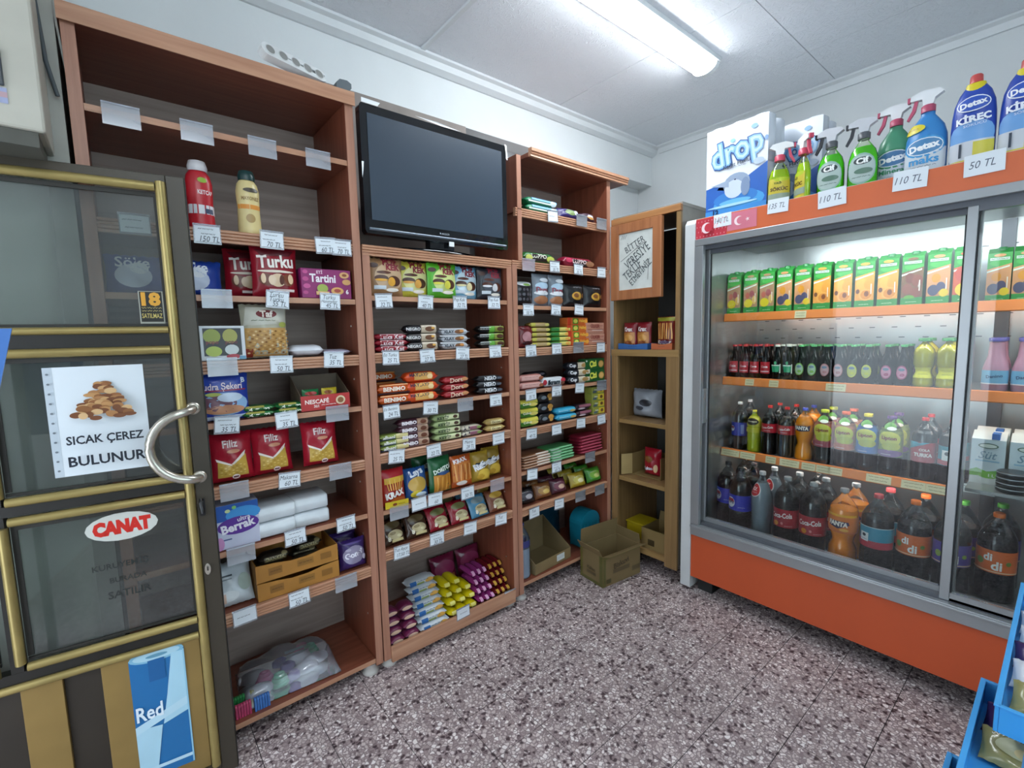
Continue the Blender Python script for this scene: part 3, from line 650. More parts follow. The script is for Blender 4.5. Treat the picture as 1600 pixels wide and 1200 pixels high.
prints('printed_notice', on_door(x0, x1, z0, z1, -.0054), x1-x0, z1-z0, sp, no_, base=.0002, nu=1, nv=1)
x0, x1, z0, z1 = -.306, -.142, .853, .934
st = [('e', .5, .5, 1, 1, '#c6c8c2')]; st = [('e', 0, .5, 1, 1, '#c6c8c2')]
o = prints('oval_sticker', on_door(x0, x1, z0-.012, z1), x1-x0, z1-z0, st + [('t', 'CANAT', 0, .5, .80, '#c8281e', .08, 1.35)], DR, base=.0002); o['label'] = 'white oval sticker with red lettering'
prints('window_lettering', on_door(-.30, -.16, .64, .80), .14, .16, [('t', 'KURUYEMİŞ', -.05, .82, .9, '#2c302e', .01), ('t', 'BURADA', .05, .55, .6, '#2c302e', .01), ('t', 'SATILIR', .05, .28, .7, '#2c302e', .01)], DR, base=.0002)
x0, x1, z0, z1 = -.134, -.077, 1.455, 1.549
o = prints('age_sticker', on_door(x0, x1, z0, z1), x1-x0, z1-z0, [('r', 0, .5, 1, 1, '#9c9c90'), ('r', 0, .53, .90, .90, '#15130f'), ('t', '18', 0, .76, .78, '#d69a2c', .05, .95), ('s', 0, .50, .8, .05, '#a89a60', 1), ('s', 0, .41, .8, .05, '#a89a60', 2), ('t', 'SATILMAZ', 0, .26, .82, '#c4b060', .01, 1.8)], DR, base=.0002, nu=1, nv=1); o['label'] = 'black sticker with orange number 18'
# can sticker on the kick panel
cx0, cx1, cz0, cz1 = -.245, -.112, .082, .500
cs = [('r', 0, .48, 1, .92, '#1f6ba6'), ('e', 0, .94, 1, .10, '#7db4cf'), ('e', 0, .94, .86, .07, '#a9cfdf'), ('e', .0, .935, .4, .025, '#5e93ad'),
      ('p', [(.26, .92), (.5, .92), (.5, .45), (.0, .40), (.12, .62)], '#a6cfe2'), ('p', [(-.5, .42), (-.02, .40), (-.2, .03), (-.5, .03)], '#a9d0e2'), ('p', [(-.5, .44), (.5, .56), (.5, .50), (-.5, .38)], '#b5d6e6'),
      ('r', -.02, .83, .30, .16, '#1a5c95'), ('r', 0, .09, 1, .025, '#b5d6e6', 0), ('r', .485, .48, .03, .9, '#8fc0d8'), ('t', 'Red', -.22, .53, .48, '#d8e6ee', .02, 1.5)]
o = prints('can_sticker', on_door(cx0, cx1, cz0, cz1, -.0125), cx1-cx0, cz1-cz0, cs, DR, base=.0002, nu=1, nv=1); o['label'] = 'large blue and silver drink can sticker'

# ================================================================== TELEVISION and things on top of the units
T = empty('television', (1.101, 1.80, 1.7615)); T['label'] = 'switched off black flat television on the middle shelf unit'; T['category'] = 'television'
GB = mat('piano_black', '#0b0e13', .12, coat=.4, var=.02); 
b = MB(); b.prism([(-.343, .040), (.343, .040), (.350, .052), (.350, .504), (.343, .514), (-.343, .514), (-.350, .504), (-.350, .052)], -.040, -.004, GB, axis=1); b.obj('bezel', T, .004)
b = MB(); b.box(-.31, .31, -.004, .055, .09, .49, mat('matt_black_shell', '#15171a', .6)); b.obj('rear_shell', T, .01)
b = MB(); b.box(-.322, .322, -.0425, -.0405, .092, .482, mat('lcd_screen', '#2f3d4c', .32, spec=.7, var=.02)); b.obj('screen', T)
b = MB(); b.tube([(-.335, -.042, .057), (.335, -.042, .057)], .006, mat('silver_trim', '#7c8794', .25, .7)); b.obj('trim_strip', T)
b = MB(); b.box(-.06, .06, -.02, .02, .012, .045, GB); b.obj('stand_neck', T)
b = MB(); b.lathe([(.225, 0), (.22, .008), (.15, .014), (.02, .018)], GB, 32, (0, .06, 0), ky=.42); b.obj('stand_base', T)
prints('maker_mark', lambda x, z, off: (x, -.0405-off, z), .1, .1, [('t', 'ARÇELİK', .06, .75, .40, '#aeb6bd', .01), ('r', -.20, .75, .05, .06, '#aeb6bd')], T, base=.0002)
b = MB(); b.box(.02, .045, -.0445, -.0425, .025, .045, mat('white_tape', '#e6eaec', .5)); b.obj('tape_scrap', T)
wf = mat('peeling_white_film', '#f3f5f7', .4)
for q in ([(-.342, -.045, .530), (-.27, -.050, .526), (-.28, -.048, .512), (-.342, -.044, .514)], [(-.12, -.045, .522), (-.02, -.048, .522), (.10, -.045, .514), (0, -.046, .512)],
          [(.340, -.045, .519), (.352, -.045, .514), (.356, -.046, .45), (.351, -.045, .45)], [(-.353, -.045, .30), (-.345, -.046, .30), (-.348, -.046, .27), (-.353, -.045, .24)]):
    b = MB(); b.add(q, [(0, 1, 2, 3)], wf); b.obj('peeling_film', T)
# power strip
P_ = empty('power_strip', (.455, 1.83, 2.2850), R(10)); WP = mat('white_abs', '#e1e3e3', .35)
n_ = 20; pts = [( .115*(1 if abs(2*PI*k/n_ ) and math.cos(2*PI*k/n_) > 0 else -1)*1.0 + .028*math.cos(2*PI*k/n_) - .0, .028*math.sin(2*PI*k/n_)) for k in range(n_)]
b = MB(); b.prism(pts, 0, .038, WP, axis=2); bo = b.obj('strip_body', P_, .004)
for k in range(5):
    b = MB(); b.lathe([(.0195, .0385), (.0205, .040), (.018, .041)], WP, 18, (-.108+.054*k, 0, 0), cap=False); b.lathe([(.018, .0386), (.018, .0388)], mat('socket_recess', '#8f8f8c', .6), 18, (-.108+.054*k, 0, 0)); b.obj('socket', P_)
P_.rotation_euler = (R(74), R(2), R(14)); P_.scale = (.8, .8, .8); P_.location = (.530, 1.792, 2.3325)
P_['label'] = 'white five-socket power strip on top of the left shelf unit'; P_['category'] = 'power strip'
b = MB(); b.prism([(-.025, 0), (.02, 0), (.03, .012), (.03, .028), (.015, .036), (-.012, .034), (-.025, .020)], -.018, .018, mat('grey_plug_plastic', '#5d666b', .45), axis=1); b.tube([(-.024, 0, .010), (-.055, .004, .006), (-.10, .05, .006)], .004, mat('dark_cable', '#3a4348', .5))
o = b.obj('power_plug'); o.location = (.700, 1.786, 2.3035); rec(o, 'grey moulded power plug with short cable', 'on top of left shelf unit', 'plug', .59, 2.28)

# ================================================================== upper left : wall box, cable, blue board
B_ = empty('wall_box', (-.40, 1.60, 1.905)); CB = mat('cream_enamel', '#b3b0a4', .45, var=.05)
b = MB(); b.box(-.40, .305, 0, .255, 0, .75, CB); b.obj('casing', B_, .006)
b = MB(); b.box(-.38, .29, .01, .25, -.035, -.0005, mat('dark_grey_plinth', '#4d4d46', .6)); b.obj('plinth', B_)
b = MB(); b.box(.175, .245, -.008, -.0005, .085, .165, mat('display_surround', '#3c4147', .35)); b.obj('display_surround', B_, .003)
b = MB(); b.box(.180, .232, -.0095, -.0085, .108, .155, mat('grey_display', '#7d858a', .2)); b.box(.180, .236, -.0095, -.0085, .092, .098, mat('grey_display', '#7d858a', .2)); b.obj('display', B_)
prints('sticker', lambda x, z, off: (.21+x, -.001-off, .048+z), .075, .034, [('r', 0, .5, 1, 1, '#8f97b8'), ('r', 0, .55, 1, .35, '#a98a92')], B_, nu=1, nv=1)
B_['label'] = 'cream enamel box with small dark display on the wall above the door'; B_['category'] = 'wall box'
b = MB(); b.tube([(-.105, 1.77, 2.50), (-.098, 1.755, 2.30), (-.090, 1.765, 2.14), (-.075, 1.775, 2.06)], .005, mat('dark_cable', '#3a4348', .5)); o = b.obj('cable'); rec(o, 'dark cable hanging down the grey post', 'left of the shelves', 'cable', -.1, 2.3)
b = MB(); b.box(-.35, -.170, 1.395, 1.401, 1.12, 1.438, mat('blue_board', '#3d6cb0', .4, var=.12, vs=3)); b.v = [(x - (.055 if x > -.2 and z < 1.2 else 0) * 1.0 - (.02 if x > -.2 and z < 1.2 else 0), y, z) for x, y, z in b.v]
o = b.obj('promotional_board'); prints('printed_front', lambda x, z, off: (-.27+x, 1.395-off, 1.12+z), .16, .318, [('r', -.1, .93, .10, .06, '#9fb8d8'), ('r', .08, .93, .08, .08, '#a9c4e0'), ('r', .30, .90, .08, .08, '#7fa6d4'), ('r', -.05, .80, .14, .07, '#bcd0e4'), ('r', -.3, .86, .08, .1, '#8fb0d8')], o, nu=1, nv=1)
b = MB(); b.box(-.36, -.34, 1.402, 1.42, 0, 1.40, mat('steel_post', '#6b7076', .4, .5)); b.obj('post', o)
rec(o, 'blue printed board corner in front of the door glass', 'at left edge', 'board', -.3, 1.4)
# ================================================================== GOODS : designs
W1 = dict(a='on first shelf of left unit', b='on second shelf of left unit', c='on third shelf of left unit', d='on fourth shelf of left unit', e='on fifth shelf of left unit', f='on sixth shelf of left unit', g='on seventh shelf of left unit', h='on eighth shelf of left unit', z='on bottom shelf of left unit')
W2 = dict(p='on first shelf below the television', q='on second shelf below the television', r='on third shelf below the television', s='on fourth shelf below the television', t='on fifth shelf below the television', u='on sixth shelf below the television', z='on bottom shelf below the television')
W3 = dict(A='on first shelf of right unit', B='on second shelf of right unit', C='on third shelf of right unit', D='on fourth shelf of right unit', E='on fifth shelf of right unit', F='on sixth shelf of right unit', G='on seventh shelf of right unit', H='on eighth shelf of right unit', Z='on bottom shelf of right unit')
Z1 = dict(a=2.06, b=1.7585, c=1.55, d=1.3385, e=1.137, f=.9225, g=.70, h=.4765, z=.075)
Z2 = dict(p=1.567, q=1.3415, r=1.120, s=.9315, t=.692, u=.5165, z=.075)
Z3 = dict(A=2.0165, B=1.7635, C=1.546, D=1.3325, E=1.117, F=.9205, G=.698, H=.5005, Z=.100)
DEP = {}; WID = {}
def shelf_put(key, x, z, where, dy=0, tilt=0, rz=0, desc=None, y=1.792, roll=0):
    d = DEP.get(key, .06); hw = WID.get(key, .05)/2 + .002 + abs(math.sin(R(rz)))*d/2
    lo, hi = (-.024, .7015) if x < .72 else (.769, 1.4515) if x < 1.47 else (1.557 if z > 1.75 else 1.519, 2.2035)
    x = max(lo + hw, min(hi - hw, x)); return put(key, (x, y + dy + d/2, z+.0022), rz, tilt, where, roll, desc)
def pile(key, x, z, n, step, where, dy=0, jit=.004, y=1.792, rz=0):
    for i in range(n): shelf_put(key, x + random.uniform(-jit, jit)*(i > 0), z + step*i, where, dy + .002*i, rz=rz + random.uniform(-1.5, 1.5), y=y)
def P_(key, name, w, h, d, *a, **k): DEP[key] = d; WID[key] = w; return pouch(key, name, w, h, d, *a, **k)
def R_(key, name, w, h, d, *a, **k): DEP[key] = d; WID[key] = w; return roll(key, name, w, h, d, *a, **k)
def C_(key, name, w, h, d, *a, **k): DEP[key] = d; WID[key] = w; return carton(key, name, w, h, d, *a, **k)
# ---- price tags
pap = mat('tag_paper', '#dfe7ee', .5, var=.02); HOLD = clear('tag_holder_plastic', '#eef2f6', 1.6, .08, haze=.27, hazec='#eceef6')
tb = MB(); tb.box(-.034, .034, -.0006, 0, -.024, .024, pap); TAGM = tb.mesh('price_tag')
hb = MB(); hb.box(-.037, .037, .0004, .0012, -.030, .030, HOLD); hb.box(-.037, .037, -.003, .0004, .026, .030, HOLD); HOLM = hb.mesh('clear_holder')
def ptag(xz, lines=None, where='', w=1.0, ink_='#2f3a46', seed=0, holder=True, rz=0, yp=1.768):
    x, z = xz; yaw = R(-90) if rz else 0
    if lines is None:
        o = bpy.data.objects.new('tag_holder', HOLM); COL.objects.link(o); o.location = (x, 1.7665, z); o.scale = (w*1.15, 1, 1)
        rec(o, 'empty clear plastic tag holder', where, 'tag holder', x, z); return o
    o = bpy.data.objects.new('price_tag', TAGM); COL.objects.link(o)
    o.location = (x, yp, z); o.scale = (w, 1, w if w > 1.1 else 1); o.rotation_euler = (R(random.uniform(-3, 2)), R(random.uniform(-3, 5)), 0)
    if rz: o.rotation_euler = (0, R(random.uniform(-2, 2)), R(-90)); o.location = (yp, x, z)
    sp = []; n = len(lines)
    for i, l in enumerate(lines):
        cy = 1 - (i+.6)/(n+.2)
        if l == '~': sp.append(('s', random.uniform(-.15, .05), cy, random.uniform(.45, .7), .10, ink_, seed*7+i))
        else: sp.append(('t', l, .08 if i == n-1 and n > 1 else -.05, cy, min(.85, .13*len(l)), ink_, .0, 1.25, 0, .25))
    prints('handwriting', lambda q, v, off: (q, -.0006-off, v-.024), .068, .048, sp, o, base=.0002)
    if holder: h = bpy.data.objects.new('clear_holder', HOLM); COL.objects.link(h); h.parent = o
    t = lines[-1] if lines[-1] != '~' else ''
    rec(o, 'white handwritten price tag' + (' reading ' + t if t else ''), where, 'price tag', -x if rz else x, z, 'handwritten price tags'); return o
def tags(lst, where):
    for i, q in enumerate(lst): ptag((q[0], q[1]), q[2] if len(q) > 2 else None, where, seed=i + int(q[0]*100))

# ---------------- left unit
def squeeze(key, name, h, r, body, cap, specs, desc, collar=None):
    root = empty(name); b = MB()
    b.lathe([(r*.9, 0), (r, .006), (r, .10*h), (r*.94, .38*h), (r, .66*h), (r*.86, .78*h), (r*.62, .84*h)], mat(name+'_plastic', body, .3), 20, ky=.72); b.obj('bottle_body', root)
    b = MB(); b.lathe([(r*.70, .84*h), (r*.74, .90*h), (r*.60, .985*h), (r*.3, h)], mat('cap_plastic', cap, .3), 18, ky=.8); b.obj('cap', root)
    pr_ = [(.9, 0), (1, .03), (1, .1), (.94, .38), (1, .66), (.86, .78), (.62, .84)]
    def S(x, z, off):
        q = rad_at(pr_, min(.84, z/h))*r + off; a = x/r; return (q*math.sin(a), -.72*q*math.cos(a), z)
    prints('printed_label', S, 2*r, h, specs, root, base=.0008)
    DEP[key] = 1.44*r; WID[key] = 2*r; reg(key, root, desc, 'bottle')
squeeze('ketchup', 'ketchup_bottle', .215, .038, '#b8202c', '#c9c6c9', [('r', 0, .28, 1.5, .13, '#d8dade'), ('t', 'KETÇAP', .2, .52, .6, '#e8d8d8', .03, 1.4), ('r', .3, .26, .35, .07, '#3b4660'), ('e', .1, .70, .35, .08, '#8fae3c')], 'red squeeze ketchup bottle with white cap')
squeeze('mayo', 'mayonnaise_bottle', .210, .036, '#dcc98e', '#1f3d3c', [('r', .1, .42, 1.4, .07, '#dd8f35'), ('t', 'MAYONEZ', .05, .55, .8, '#8a6a3a', .02, 1.3), ('e', .0, .24, .4, .14, '#a88b58'), ('e', .1, .68, .7, .07, '#4a4236')], 'cream squeeze mayonnaise bottle with dark cap')
shelf_put('ketchup', 0.232, Z1['b'], W1['b'], dy=.01); shelf_put('mayo', 0.370, Z1['b'], W1['b'], dy=.01)
P_('sugar_blue', 'sugar_bag', .15, .115, .06, '#24429c', [('e', -.05, .45, .6, .6, '#c9d2e6'), ('e', .05, .65, .3, .3, '#e4e8f0'), ('t', 'Söke', -.05, .80, .55, '#dfe5f2', .02)], 'dark blue paper bag with white picture')
for x in (.035, .190, -.0 + 0.221-.0): pass
shelf_put('sugar_blue', .048, Z1['c'], W1['c'], dy=.03); shelf_put('sugar_blue', .205, Z1['c'], W1['c'], dy=.05)
P_('turku', 'biscuit_bag', .150, .172, .055, '#8f1526', [('p', [(-.42, .93), (.42, .93), (.3, .82), (-.3, .80)], '#5a1520'), ('t', 'Turku', .0, .70, .76, '#efe7e0', .03, 1.25, 3), ('e', .0, .505, .78, .05, '#e8dccb'), ('e', -.22, .34, .30, .24, '#6b3524'), ('e', .02, .33, .34, .26, '#e4c7a4'), ('e', .24, .34, .28, .24, '#7a4028'), ('e', -.10, .33, .16, .20, '#e6cdb0'), ('e', .10, .34, .10, .2, '#5d2c1c'), ('e', .30, .36, .12, .2, '#dfc09b'), ('e', -.28, .36, .1, .2, '#e0c4a2'), ('r', .1, .13, .55, .05, '#ecdcd8')], 'dark red bag of swirl biscuits')
shelf_put('turku', 0.434, Z1['c'], W1['c'], desc='dark red bag of swirl biscuits in front,'); shelf_put('turku', 0.414-.045, Z1['c'], W1['c'], dy=.10, desc='dark red bag of swirl biscuits half hidden behind,')
C_('tartini', 'cracker_box', .180, .106, .055, '#8d2367', [('t', 'ETİ', -.14, .90, .12, '#e9c6d8', .03), ('t', 'Tartini', -.08, .68, .52, '#f0e6ee', .03, 1.15), ('e', -.42, .88, .1, .13, '#c34c8c'), ('e', -.42, .64, .12, .15, '#b94484'), ('e', -.40, .40, .14, .16, '#c24f8d'), ('e', -.43, .18, .1, .12, '#b54080'), ('e', .36, .82, .20, .22, '#d5a36c'), ('e', .40, .58, .18, .2, '#cf9a60'), ('e', .36, .82, .1, .1, '#8a4a2c'), ('e', .20, .26, .26, .26, '#d9a45f'), ('e', .20, .27, .14, .13, '#a5452f'), ('e', -.10, .33, .22, .30, '#9fae4e'), ('r', -.10, .17, .26, .12, '#dcb27a'), ('t', '6', .40, .24, .06, '#f0e6ee', .03)], 'magenta cracker box with topped crackers picture')
shelf_put('tartini', 0.604, Z1['c'], W1['c'])
C_('pop_box', 'display_box', .135, .112, .08, '#d5dbe0', [('r', .02, .53, .80, .80, '#26262a'), ('e', -.20, .70, .36, .42, '#8e9a35'), ('e', .18, .70, .32, .42, '#a3a24a'), ('e', -.18, .26, .34, .3, '#a9bb4c'), ('e', .20, .30, .3, .3, '#c6cfd0'), ('t', 'popo', -.20, .50, .26, '#7a2a30', .03), ('t', 'popo', .20, .50, .26, '#6a2530', .03), ('e', .22, .10, .30, .14, '#b03040'), ('r', .42, .06, .14, .10, '#5a8fb0')], 'white window box of green and yellow sweets')
shelf_put('pop_box', 0.253, Z1['d'], W1['d'])
P_('taf', 'popcorn_bag', .150, .186, .07, '#b9b6a2', [('r', 0, .30, .86, .52, '#c49a5c'), ('p', [(-.45, .60), (.45, .64), (.45, .93), (-.38, .95)], '#c9c8bb'), ('e', .02, .82, .44, .15, '#6e1c20'), ('t', 'Taf', .02, .82, .28, '#e8ddd2', .04, 1.0), ('s', -.05, .70, .5, .02, '#5a6a48', 4), ('r', -.40, .1, .2, .16, '#8e3426'), ('e', .36, .62, .18, .10, '#a9b25c')] + [('e', -.38+.076*i + (j % 2)*.03, .10+.066*j, .055, .035, ('#e0c08a', '#a87838', '#d2a864', '#8a5c28')[(i*3+j*5) % 4]) for i in range(11) for j in range(7)], 'clear and cream bag of popping corn')
shelf_put('taf', 0.390, Z1['d'], W1['d'], dy=.004)
R_('white_fold', 'folded_bag', .130, .042, .12, '#cdd2da', [], 'folded white sack', 'bag', n=2.4)
R_('grey_fold', 'folded_bag', .115, .022, .11, '#9d98ab', [], 'thin greyish purple folded sack', 'bag', n=2.4)
shelf_put('white_fold', 0.523, Z1['d'], W1['d']); shelf_put('grey_fold', 0.631, Z1['d'], W1['d'])
P_('icing', 'icing_sugar_bag', .148, .155, .045, '#2743a5', [('p', [(-.5, .02), (.5, .05), (.5, .12), (-.5, .10)], '#c7d3e6'), ('e', .0, .36, .9, .5, '#8fb7dd'), ('e', -.12, .38, .7, .42, '#6f4a58'), ('e', -.02, .24, .8, .20, '#c08a68'), ('e', .1, .5, .5, .2, '#c8d8ea'), ('e', -.22, .58, .3, .08, '#b9c468'), ('t', 'Pudra Şekeri', -.06, .73, .82, '#e3d4dc', .02, 1.3), ('r', .02, .655, .8, .03, '#8f2a4c'), ('t', 'B', .38, .86, .08, '#d8e2f2', .03)], 'bright blue bag of icing sugar')
shelf_put('icing', 0.248, Z1['e'], W1['e'])
R_('green_flat', 'jelly_packet', .115, .019, .075, '#1f6a34', [('t', 'Bizim', .0, .38, .6, '#e4ecd8', .02, .9), ('r', -.1, .78, .5, .25, '#a7a24e')], 'flat green foil packet', 'packet')
pile('green_flat', 0.346, Z1['e'], 2, .0192, W1['e']); pile('green_flat', 0.449, Z1['e'], 2, .0192, W1['e'])
# open display carton with red front
def display(key, name, w, hf, hb, d, inner, front, specs, desc, th=.003):
    r = empty(name); c = mat(name+'_board', inner, .6); b = MB()
    b.box(-w/2, w/2, -d/2, d/2, 0, th, c); b.box(-w/2, w/2, d/2-th, d/2, th+.0002, hb, c)
    for s in (-1, 1): x0, x1 = (w/2-th, w/2) if s > 0 else (-w/2, -w/2+th); b.prism([(-d/2, th+.0002), (d/2-th-.0002, th+.0002), (d/2-th-.0002, hb), (-d/2, hf)], x0, x1, c, axis=0)
    b.obj('tray_body', r); b = MB(); b.box(-w/2+th+.0002, w/2-th-.0002, -d/2, -d/2+th, th+.0002, hf, mat(name+'_front_board', front, .5)); b.obj('front_flap', r)
    if specs: prints('printed_front', lambda x, z, off: (x, -d/2-off, z), w, hf, specs, r, nu=1, nv=1)
    DEP[key] = d; WID[key] = w; reg(key, r, desc, 'display box'); return r
display('nescafe', 'display_carton', .180, .056, .125, .13, '#5e5040', '#b32a28', [('r', 0, .5, 1, 1, '#b32a28'), ('t', 'NESCAFÉ', -.18, .62, .48, '#f0e0d8', .03), ('t', '3ü1', -.20, .28, .10, '#f0e0d8', .03), ('e', .30, .55, .20, .60, '#d9c4a0'), ('e', .30, .55, .13, .38, '#8a5a30'), ('s', .05, .33, .3, .06, '#f0e0d8', 3)], 'red and brown open display carton of coffee sachets')
shelf_put('nescafe', 0.573, Z1['e'], W1['e'])
P_('sachet_g', 'coffee_sachet', .062, .070, .014, '#1e7a45', [('t', '3ü1', 0, .45, .6, '#e4efe4', .03), ('e', 0, .78, .7, .2, '#b3302a')], 'green coffee sachet in open display carton', 'sachet')
P_('sachet_y', 'coffee_sachet', .058, .070, .014, '#c9b32c', [('e', -.1, .78, .5, .2, '#a0582a'), ('t', '3ü1', 0, .5, .5, '#5a4a1a', .02)], 'yellow coffee sachet in open display carton', 'sachet')
xn = 0.573; put('sachet_g', (xn-.042, 1.830, Z1['e']+.008), 0, -6, W1['e']); put('sachet_y', (xn+.028, 1.832, Z1['e']+.008), 0, -6, W1['e'])
P_('pasta', 'pasta_bag', .131, .165, .07, '#a3182c', [('p', [(-.34, .44), (-.06, .33), (.30, .54), (.34, .10), (-.36, .10)], '#c9a548'), ('p', [(-.38, .50), (-.05, .36), (-.04, .32), (-.36, .44)], '#ece2d8'), ('p', [(-.05, .36), (.30, .62), (.27, .52), (-.04, .32)], '#ece2d8'), ('t', 'Filiz', -.04, .78, .34, '#eadad8', .02, 1.2), ('e', .02, .62, .3, .08, '#c88a6c'), ('e', .04, .09, .18, .10, '#ead9d6'), ('r', .04, .09, .12, .03, '#5b2230')] + [('e', -.28+.085*i, .16+.055*j + .02*(i % 2), .06, .022, ('#dcbc62', '#b58c34', '#e2c878')[(i+j*2) % 3]) for i in range(7) for j in range(4)], 'red bag of pasta with yellow window')
for px, py, dy, k in ((368, 755, 0, 0), (433, 745, .006, 2), (505, 730, .0, -3)): shelf_put('pasta', {368: 0.258, 433: 0.387, 505: 0.554}[px], Z1['f'], W1['f'], dy=dy+.004, tilt=-7, rz=k*.5)
C_('berrak', 'paper_towel_pack', .132, .152, .09, '#c7cbe0', [('r', 0, .82, 1, .36, '#1f56a8'), ('e', .15, .74, .8, .34, '#3f93d6'), ('e', .02, .50, .95, .40, '#5a2f92'), ('t', 'Berrak', .02, .49, .78, '#eceaf5', .04, 1.1, 8), ('t', 'ultra', .15, .64, .3, '#e6e3f2', .02, 1, 8), ('e', -.20, .86, .12, .08, '#c7d8a0'), ('e', -.05, .92, .1, .08, '#7fbf6a'), ('r', -.25, .22, .2, .03, '#4a5a8a'), ('e', -.42, .15, .2, .3, '#c98fc0')], 'blue and purple wrapped pack of tissue', 'tissue pack', rough=.25)
shelf_put('berrak', 0.252, Z1['g'], W1['g'])
R_('napkin', 'napkin_pack', .124, .056, .13, '#d6dde2', [], 'plain white plastic wrapped napkin pack', 'napkin pack', n=6, rough=.22, boxy=True)
pile('napkin', 0.366+.008, Z1['g'], 2, .057, W1['g']); pile('napkin', 0.470+.028, Z1['g'], 2, .057, W1['g'], dy=.008)
P_('flour', 'flour_bag', .140, .150, .07, '#c4ccd2', [('e', -.1, .2, .5, .24, '#d8dde0'), ('r', -.15, .66, .4, .04, '#3a444c'), ('r', -.12, .58, .3, .025, '#7a858c'), ('r', -.25, .17, .22, .2, '#d9b9a6'), ('e', .3, .45, .3, .4, '#aab8b0')], 'white printed flour bag slumped', 'flour bag')
shelf_put('flour', 0.258-.035, Z1['h'], W1['h'], tilt=-28, rz=0, y=1.80)
def tray(key, name, w, h, d, c, specs, desc, th=.003):
    r = empty(name); m = mat(name+'_board', c, .6, var=.08); b = MB()
    b.box(-w/2, w/2, -d/2, d/2, 0, th, m)
    for s in (-1, 1):
        x0, x1 = (w/2-th, w/2) if s > 0 else (-w/2, -w/2+th); b.box(x0, x1, -d/2, d/2, th+.0002, h, m)
    b.box(-w/2+th+.0002, w/2-th-.0002, d/2-th, d/2, th+.0002, h, m)
    b.prism([(-w/2+th+.0002, th+.0002), (w/2-th-.0002, th+.0002), (w/2-th-.0002, h), (w*.28, h*.93), (w*.1, h*.80), (-w*.1, h*.80), (-w*.28, h*.93), (-w/2+th+.0002, h)], -d/2, -d/2+th, m, axis=1); b.obj('tray_body', r)
    if specs: prints('printed_front', lambda x, z, off: (x, -d/2-off, z), w, h, specs, r, nu=1, nv=1)
    DEP[key] = d; WID[key] = w; reg(key, r, desc, 'cardboard tray'); return r
tray('cake_tray', 'cardboard_tray', .285, .064, .20, '#a97530', [('r', -.28, .5, .16, .42, '#8a5f28'), ('r', .08, .5, .20, .38, '#8f652c'), ('r', .34, .5, .14, .38, '#8a5f28'), ('s', -.28, .5, .12, .1, '#3f2c14', 3), ('s', .08, .5, .16, .1, '#3f2c14', 5)], 'brown cardboard tray')
xt = 0.427+.012
pile('cake_tray', xt, Z1['h'], 2, .066, W1['h'], jit=0)
R_('dark_cake', 'wrapped_cake', .105, .035, .07, '#2b2620', [('r', 0, .5, .7, .5, '#5c5238'), ('t', 'DANKEK', 0, .55, .6, '#b3a77a', .02), ('e', .3, .8, .2, .3, '#8d815c')], 'dark brown wrapped cake', 'wrapped cake', n=2.4)
for i, (dx_, yy, dz_) in enumerate(((-.08, 1.845, .0), (.045, 1.845, .0), (-.08, 1.925, .0), (.045, 1.925, .0), (-.07, 1.87, .0362), (.055, 1.90, .0362))):
    put('dark_cake', (xt+dx_, yy, Z1['h']+.0735+dz_), 4*((i*37) % 3-1), 0, 'in the upper cardboard tray')
P_('gong', 'popcorn_snack_bag', .108, .118, .05, '#33205e', [('e', 0, .50, .80, .62, '#8f88a2'), ('t', 'Gong?', .0, .50, .66, '#e6e4f0', .04, 1.1, 10), ('e', -.2, .70, .2, .1, '#b5afc6'), ('e', .38, .34, .14, .18, '#cfcbe0'), ('e', .0, .9, .7, .06, '#584688')], 'dark purple round printed snack bag')
shelf_put('gong', 0.646, Z1['h'], W1['h'], tilt=-5, desc='dark purple snack bag in front'); shelf_put('gong', .645, Z1['h'], W1['h'], tilt=-5, dy=.10, desc='dark purple snack bag farther back'); 
# bottom shelf: bag of rope, pegs
def rope_bag():
    r = empty('bag_of_clothes_lines'); cl = clear('crinkly_film', '#f2f3f6', 1.4, .10, haze=.20, hazec='#e2e2ea')
    b = MB()
    def F(u, v):
        a = 2*u-1; c = 2*v-1; hgt = .062*max(0, 1-a*a)**.4*max(0, 1-c*c)**.4*(1+.12*math.sin(9*a+4*c)); return (a*.155, c*.105, .003+hgt + .002*math.sin(23*a)*math.cos(17*c))
    b.grid(F, 22, 16, cl); b.grid(lambda u, v: ((2*u-1)*.155, (1-2*v)*.105, .002), 2, 2, cl); b.obj('clear_bag', r)
    for k, (x, y, c) in enumerate(((-.075, -.015, '#c24a8a'), (-.035, -.05, '#2fae7d'), (.085, .045, '#34b184'), (.06, .065, '#b8497c'))):
        b = MB(); m = mat('rope_coil', c, .6)
        for j in range(3): b.tube([(x+.026*math.cos(t)*(1-.25*j), y+.018*math.sin(t)*(1-.25*j), .012+.010*j) for t in [2*PI*q/16 for q in range(17)]], .006, m, 6)
        b.obj('rope_coil', r)
    for k, (x, y, c, sx, sy) in enumerate(((0, .0, '#5b4a9a', .05, .035), (-.02, .04, '#43398a', .05, .02), (.01, -.055, '#8b78b8', .04, .03))):
        b = MB(); b.lathe([(.01, .004), (.5, .012), (.5, .026), (.3, .032)], mat('purple_card', c, .5), 10, (x, y, 0), kx=sx, ky=sy); b.obj('card_sleeve', r)
    for k, (x, y) in enumerate(((-.10, -.06), (.05, -.04), (.09, -.01), (-.11, .02), (.04, .03))):
        b = MB(); b.lathe([(.3, .004), (1, .014), (.9, .026), (.3, .034)], mat('white_cord_bundle', '#cfd3db', .6, bump=.4, bs=60), 12, (x, y, 0), kx=.045, ky=.025); b.obj('cord_bundle', r)
    for s, z in ((0, .034), (.022, .036)):
        b = MB(); b.box(.0, .075, .02+s, .028+s, z, z+.004, mat('grey_wrapping', '#8a8e96', .4)); b.obj('card_strip', r)
    return r
